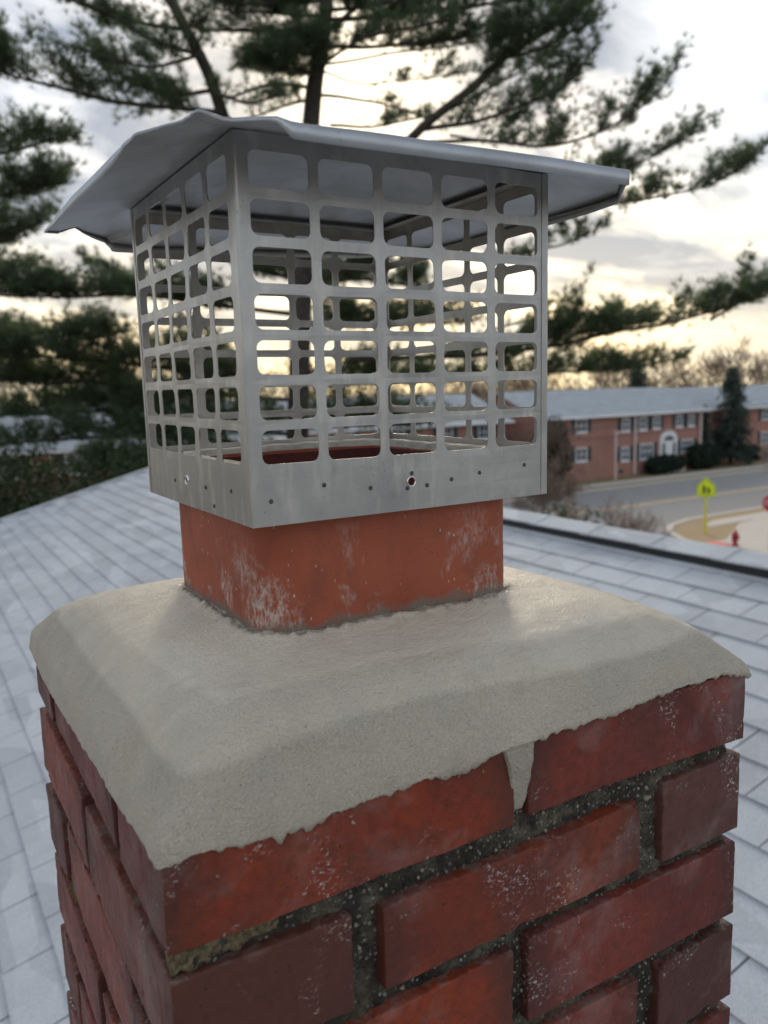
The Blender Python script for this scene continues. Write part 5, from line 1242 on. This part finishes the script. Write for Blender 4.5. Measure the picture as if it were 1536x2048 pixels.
def pine(label, trunk, limbs, radii, seed, dens=1.0):
    g = np.random.default_rng(seed); base = np.array([trunk[0][0], trunk[0][1], GZ])
    t_ = thing("pine_tree", label, "tree", tuple(base))
    tp = polyline([tuple(base)] + list(trunk), 0.6)
    rr_ = np.interp(np.linspace(0, 1, len(tp)), np.linspace(0, 1, len(radii)), radii)
    tb = MB(); tb.tube([tuple(p - base) for p in tp], rr_.tolist(), 12); tb.build("trunk", M_BARK, t_, True)
    fol = []; twA, twB, twR = [], [], []
    rods = []
    for (pts, r0, r1, t0, den, up) in limbs:
        P = polyline(pts, 0.22); n = len(P); s = np.linspace(0, 1, n)
        P = P + np.stack([vnoise(P, 0.9, seed + c_) for c_ in range(3)], 1) * 0.07 * (s * (1 - s) * 4)[:, None]
        lb = MB(); lb.tube([tuple(p - base) for p in P], (r0 + (r1 - r0) * s).tolist(), 7); lb.build("limb", M_BARK, t_, True)
        T = unit(np.gradient(P, axis=0)); L = np.linalg.norm(np.diff(P, axis=0), axis=1).sum()
        rods.append((P, T, t0, den * 0.55, up))
        for _ in range(int(L * (1 - t0) * 1.5 * den * dens)):          # side boughs
            q = t0 + (1 - t0) * g.random() * 0.92; i = min(n - 1, int(q * (n - 1)))
            lat = unit(np.cross(T[i], [0, 0, 1])) * (1 if g.random() < 0.5 else -1)
            d = unit(T[i] * g.uniform(0.3, 0.9) + lat * g.uniform(0.4, 1.0) + np.array([0, 0, g.uniform(-0.12, 0.42)]))
            ln = g.uniform(0.6, 1.7) * (1 - 0.6 * q) * (0.6 + up * 0.5); m_ = 6; tq = np.linspace(0, 1, m_)[:, None]
            Q = P[i] + d * ln * tq + np.array([0, 0, 1]) * ln * 0.22 * tq ** 2 + g.normal(0, .02, (m_, 3)) * tq
            twA += list(Q[:-1]); twB += list(Q[1:]); twR += list(np.linspace(.016, .007, m_ - 1))
            rods.append((Q, unit(np.gradient(Q, axis=0)), 0.12, 0.95, up * 0.62))
    for (P, T, t0, den, up) in rods:
        n = len(P); L = np.linalg.norm(np.diff(P, axis=0), axis=1).sum()
        for _ in range(int(L * (1 - t0) * 17 * den * dens) + 1):
            q = t0 + (1 - t0) * g.random() ** 0.85; i = min(n - 1, int(round(q * (n - 1))))
            lat = unit(np.cross(T[i], [0, 0, 1])) * (1 if g.random() < 0.5 else -1)
            d = unit(T[i] * g.uniform(0.25, 1.0) + lat * g.uniform(0.0, 1.0) + np.array([0, 0, g.uniform(-0.2, 1.0)]))
            ln = up * g.uniform(0.35, 1.25) * (1.0 - 0.5 * q * q)
            e = P[i] + d * ln + np.array([0, 0, 0.10 * ln]); mid = P[i] + d * ln * 0.5
            twA += [P[i], mid]; twB += [mid, e]; twR += [0.008, 0.004]
            nt_ = max(2, int(ln / 0.12)); tt_ = np.linspace(0.3, 1.0, nt_) + g.uniform(-.06, .06, nt_)
            pos = P[i] + (e - P[i]) * tt_[:, None] + g.normal(0, 0.05, (nt_, 3))
            dr = unit(np.repeat(unit((e - P[i])[None]), nt_, 0) + np.array([0, 0, 0.45]) + g.normal(0, 0.3, (nt_, 3)))
            fol.append((pos, dr))
        fol.append((P[-1] + g.normal(0, .04, (3, 3)), unit(np.repeat(T[-1][None], 3, 0) + np.array([0, 0, .4]))))
    pos = np.concatenate([f_[0] for f_ in fol]); dr = np.concatenate([f_[1] for f_ in fol])
    V, F = tufts(pos - base, dr, g)
    add("crown", make_mesh("crown", V, F), M_NEEDLE, t_)
    V, F = segs_mesh(np.array(twA) - base, np.array(twB) - base, np.array(twR), np.array(twR) * 0.6)
    add("twigs", make_mesh("twigs", V, F), M_BARK, t_)
    print('tufts', len(pos)); return len(pos)
np1 = pine("tall white pine with open limbs rising directly behind the chimney cap", PINE_TRUNK, PINE_LIMBS, [.34, .30, .27, .25, .23, .21, .18, .15, .10, .05], 11, 1.5)
np2 = pine("second pine at the left edge, only its branch tips in view", PINE2_TRUNK, PINE2_LIMBS, [.30, .26, .22, .16, .08], 12, 1.5)

def leafy(name, label, base, blobs, n, size, mat, cat_, seed, group=None, stem=None, shell=0.55, flat=0.0):
    """broadleaf or clipped evergreen: leaf-sized quads spread through clumped volumes"""
    g = np.random.default_rng(seed); base = np.array(base); t_ = thing(name, label, cat_, tuple(base), group)
    tot = sum(b_[3] * b_[4] * b_[5] for b_ in blobs); parts = []
    for (x_, y_, z_, rx, ry, rz) in blobs:
        k = int(n * rx * ry * rz / tot) + 30
        d = unit(g.normal(0, 1, (k, 3))); r_ = (shell + (1 - shell) * g.random((k, 1)) ** 0.6)
        lump = 1 + 0.30 * vnoise(d * 2.3 + seed, 1.0, seed)[:, None] + 0.16 * vnoise(d * 6 + seed, 1.0, seed + 3)[:, None]
        p_ = d * r_ * lump * np.array([rx, ry, rz]) + np.array([x_, y_, z_])
        u_ = unit(np.cross(d + g.normal(0, .7, (k, 3)), g.normal(0, 1, (k, 3)))); w_ = unit(np.cross(u_, g.normal(0, 1, (k, 3))))
        s_ = size * g.uniform(0.6, 1.3, (k, 1))
        V = np.stack([p_ - u_ * s_, p_ + w_ * s_ * .45, p_ + u_ * s_, p_ - w_ * s_ * .45], 1).reshape(-1, 3)
        parts.append((V, np.arange(len(V)).reshape(-1, 4)))
    V, F = cat(parts); V[:, 2] = np.maximum(V[:, 2], 0.03)
    add("foliage", make_mesh("foliage", V, F), mat, t_)
    st_ = MB()
    if stem:
        st_.tube([(0, 0, 0), (0.05, 0.03, stem * .5), (0, 0, stem)], [0.16, 0.11, 0.05], 8)
        for (x_, y_, z_, rx, ry, rz) in blobs: st_.tube([(0, 0, stem * .35), (x_ * .5, y_ * .5, (z_ + stem * .35) * .5), (x_, y_, z_)], [0.07, .05, .02], 6)
        st_.build("trunk", M_BARK, t_, True)
    return t_
# evergreens beyond the left end of the roof
leafy("evergreen_tree", "dark broadleaf evergreen filling the gap past the left roof edge", (2.6, 16.6, GZ), [(0, 0, 5.0, 1.6, 1.5, 1.5), (-.9, .3, 3.6, 1.5, 1.5, 1.6), (1.0, -.4, 4.2, 1.4, 1.3, 1.5), (.2, 0, 2.2, 1.7, 1.6, 1.6)], 30000, .05, M_LEAF, "tree", 31, stem=4.6)
leafy("evergreen_tree", "olive green evergreen just above the roof edge left of the cap", (4.2, 14.6, GZ), [(0, 0, 4.6, 1.2, 1.2, 1.25), (.8, .3, 3.3, 1.3, 1.2, 1.5), (-.7, -.2, 3.4, 1.2, 1.2, 1.4)], 22000, .05, M_LEAF, "tree", 32, stem=4.2)
leafy("evergreen_tree", "dark evergreen at the far left edge, brick wall below it", (0.6, 19.5, GZ), [(0, 0, 5.6, 1.5, 1.5, 1.5), (-.6, .3, 4.2, 1.6, 1.6, 1.5), (.9, -.2, 3.9, 1.4, 1.4, 1.3)], 24000, .055, M_LEAF, "tree", 33, stem=5.0)
leafy("evergreen_tree", "evergreen showing low through the bottom row of the cage", (6.4, 14.8, GZ), [(0, 0, 4.5, 1.2, 1.2, 1.1), (.9, .3, 3.9, 1.2, 1.2, 1.1), (-.6, 0, 3.3, 1.3, 1.2, 1.4)], 9000, .08, M_LEAF, "tree", 34, stem=4.2)
leafy("evergreen_shrub", "olive green shrub top just beyond the ridge, right of the clay flue", (9.2, 9.4, GZ), [(0, 0, 4.5, .9, .9, .95), (.75, -.35, 4.15, .75, .75, .85), (1.35, -.1, 3.75, .65, .7, .85), (-.6, .4, 4.3, .9, .8, 1.0), (0.2, 0, 2.4, 1.2, 1.2, 2.0)], 12000, .06, M_LEAF, "shrub", 35, stem=4.2)
leafy("evergreen_tree", "bushy dark evergreen whose top meets the middle of the left roof edge", (3.2, 13.9, GZ), [(0.3, 0, 5.9, 1.1, 1.0, .9), (0, 0, 5.2, 1.3, 1.2, 1.2), (-.8, .4, 4.6, 1.2, 1.2, 1.3), (.7, .2, 4.4, 1.1, 1.1, 1.3), (-.1, 0, 3.0, 1.6, 1.4, 1.7)], 30000, .05, M_LEAF, "tree", 36, stem=4.8)
leafy("evergreen_tree", "tangled dark evergreen behind the far left roof corner", (1.3, 15.6, GZ), [(0.3, 0, 5.9, 1.1, 1.0, .9), (0, 0, 5.1, 1.3, 1.2, 1.3), (-.8, .3, 4.3, 1.3, 1.2, 1.4), (.6, .4, 4.0, 1.2, 1.2, 1.4), (0, 0, 2.6, 1.6, 1.5, 1.8)], 30000, .05, M_LEAF, "tree", 37, stem=4.8)
# clipped hedges in front of the brick house
leafy("clipped_hedge", "low dark clipped bush left of the arched doorway", (53.0, 43.9, GZ), [(-.9, 0, .75, 1.25, .75, .78), (.9, 0, .75, 1.25, .75, .74), (0, 0, .8, 1.2, .75, .78)], 9000, .10, M_HEDGE, "bush", 41)
leafy("clipped_hedge", "taller rounded dark bush right of the arched doorway", (57.6, 43.9, GZ), [(-.5, 0, 1.1, 1.2, .9, 1.1), (.7, 0, .95, 1.3, .9, .95)], 9000, .10, M_HEDGE, "bush", 42)
leafy("clipped_hedge", "small dark bush at the foot of the second brick house", (66.5, 45.2, GZ), [(0, 0, .7, 1.6, .7, .7)], 3000, .10, M_HEDGE, "bush", 43)
leafy("evergreen_shrub", "small dark conifer top left of the brick house's first window", (39.2, 42.0, GZ), [(0, 0, 4.0, 1.1, 1.0, 1.1), (0.1, 0, 2.4, 1.3, 1.2, 1.7)], 5000, .10, M_HEDGE, "shrub", 44, stem=4)
# spruce
def spruce(label, base, h, rad, seed, mat=None):
    g = np.random.default_rng(seed); t_ = thing("spruce_tree", label, "tree", base)
    MB().tube([(0, 0, 0), (0, 0, h)], [.2, .02], 8).build("trunk", M_BARK, t_, True)
    pos, dr, A, B = [], [], [], []
    z_ = h * 0.12
    while z_ < h * 0.985:
        f_ = 1 - z_ / h; nb_ = 8
        for k in range(nb_):
            a_ = g.uniform(0, 2 * math.pi); L = rad * (0.12 + f_ ** 0.75) * g.uniform(0.6, 1.15)
            d = np.array([math.cos(a_), math.sin(a_), -0.25 + 0.1 * g.normal()]); s0 = np.array([0, 0, z_]); e = s0 + d * L; A.append(s0); B.append(e)
            m_ = int(L / 0.09) + 2; tq = g.random(m_) ** 0.7
            pos.append(s0 + (e - s0) * tq[:, None] + g.normal(0, .12, (m_, 3))); dr.append(unit(d + g.normal(0, .5, (m_, 3))))
        z_ += 0.22
    pos = np.concatenate(pos); dr = np.concatenate(dr)
    V, F = tufts(pos, dr, g, 9, 0.26, 0.03, 0.6); add("crown", make_mesh("crown", V, F), mat or M_SPRUCE, t_)
    V, F = segs_mesh(A, B, np.full(len(A), .03), np.full(len(A), .008)); add("twigs", make_mesh("twigs", V, F), M_BARK, t_)
spruce("tall dark spruce between the two brick houses across the road", (62.3, 44.6, GZ), 8.4, 2.2, 51)
spruce("dark spruce tip behind the brick house roof, left of the tall spruce", (70.0, 62.0, GZ), 9.2, 2.4, 52)
spruce("narrow dark conifer in the recess between the two brick houses", (59.5, 45.4, GZ), 5.2, 1.1, 53)
# bare deciduous trees
def bare(name, label, base, h, seed, mat, spread=0.55, levels=5, group=None, r0=None, lean=(0, 0), cat_="tree", kids=(3, 4), multi=1):
    g = np.random.default_rng(seed); t_ = thing(name, label, cat_, base, group)
    A, B, RA, RB = [], [], [], []; r0 = r0 or h * 0.014
    def grow(p_, d, L, r_, lev):
        q = p_
        for s_ in range(3):
            nd = unit(d + g.normal(0, .14, 3) + np.array([0, 0, .05])); e = q + nd * L / 3; A.append(q); B.append(e); RA.append(r_ * (1 - s_ * .15)); RB.append(r_ * (1 - (s_ + 1) * .15)); q = e; d = nd
            if lev < levels and s_ > 0 and lev > 0:
                sd = unit(d + g.normal(0, spread, 3)); grow(q, sd, L * g.uniform(.45, .65), r_ * .45, lev + 1)
        if lev < levels:
            for _ in range(g.integers(*kids)):
                sd = unit(d + g.normal(0, spread, 3) + np.array([0, 0, .12])); grow(q, sd, L * g.uniform(.58, .82), r_ * .58, lev + 1)
    for _ in range(multi):
        d0 = unit(np.array([lean[0], lean[1], 1.0]) + (g.normal(0, .35, 3) if multi > 1 else 0)); grow(np.zeros(3), d0, h * 0.30, r0, 0)
    A, B, RA, RB = map(np.array, (A, B, RA, RB))
    big = RA > r0 * 0.5
    V, F = segs_mesh(A[big], B[big], RA[big], RB[big], 6); add("trunk", make_mesh("trunk", V, F, True), mat, t_)
    V, F = segs_mesh(A[~big], B[~big], np.maximum(RA[~big], .012), np.maximum(RB[~big], .009), 3); add("branches", make_mesh("branches", V, F), mat, t_)
bare("bare_shrub", "brown leafless shrub in front of the brick house's left end", (37.0, 39.9 + 1.2, GZ), 6.2, 61, M_TWIG, 0.6, 4, None, .05, (0.1, 0), "shrub", multi=5)
bare("bare_shrub", "pale leafless shrub low beside the road, right of the clay flue", (20.6, 19.9, GZ), 4.9, 62, M_TWIGP, 0.6, 4, None, .035, (0.25, 0), "shrub", multi=4)
bare("bare_shrub", "second leafless brown shrub beside the cage's lower right corner", (24.6, 26.8, GZ), 4.9, 63, M_TWIG, 0.6, 4, None, .04, (0, 0), "shrub", multi=5)
bare("bare_tree", "small leafless tree reaching in from the right edge over the road", (47.5, 28.9, GZ), 5.4, 64, M_TWIGP, 0.6, 5, None, .07, (-.25, .0))
tr_g = random.Random(3)
SK = [(52, 70, 10.5), (58, 76, 11), (63, 72, 12), (69, 78, 12.5), (73, 70, 12.5), (79, 74, 13), (84, 68, 13), (88, 64, 12.5), (92, 70, 13.5), (98, 66, 13), (46, 74, 10), (40, 80, 10.5), (33, 78, 11), (25, 82, 11), (16, 80, 12), (7, 82, 12), (-3, 84, 12), (-14, 80, 12)]
SK.sort(key=lambda t_: -math.atan2(t_[1] + 0.35, t_[0] + 0.08))
ORD = ["first", "second", "third", "fourth", "fifth", "sixth", "seventh", "eighth", "ninth", "tenth", "eleventh", "twelfth", "thirteenth", "fourteenth", "fifteenth", "sixteenth", "seventeenth", "last"]
for q, (x_, y_, h_) in enumerate(SK):
    bare("bare_tree", "bare brown winter tree on the skyline behind the houses, %s from the left" % ORD[q], (x_, y_, GZ), h_ + 0.4, 100 + q, M_TWIG, 0.55, 5, "bare trees on the skyline", None, (tr_g.uniform(-.1, .1), 0))
# far woods: one unbroken brown-grey mass
g = np.random.default_rng(77); A, B = [], []
for _ in range(15000):
    az = g.uniform(R(5), R(125)); rad = g.uniform(130, 190); hh = 8.6 + 2.2 * math.sin(az * 23) + 1.5 * math.sin(az * 61 + 1) + g.normal(0, .8)
    p_ = np.array([rad * math.cos(az), rad * math.sin(az), GZ + g.uniform(0, max(1, hh))]); A.append(p_); B.append(p_ + unit(np.array([g.normal(0, .6), g.normal(0, .6), 1.0])) * g.uniform(1.0, 3.0))
V, F = segs_mesh(A, B, np.full(len(A), .09), np.full(len(A), .03))
w_ = add("woods", make_mesh("woods", V, F), M_TWIG, None, kind="stuff"); w_["label"] = "hazy brown leafless woods along the horizon"; w_["category"] = "woods"
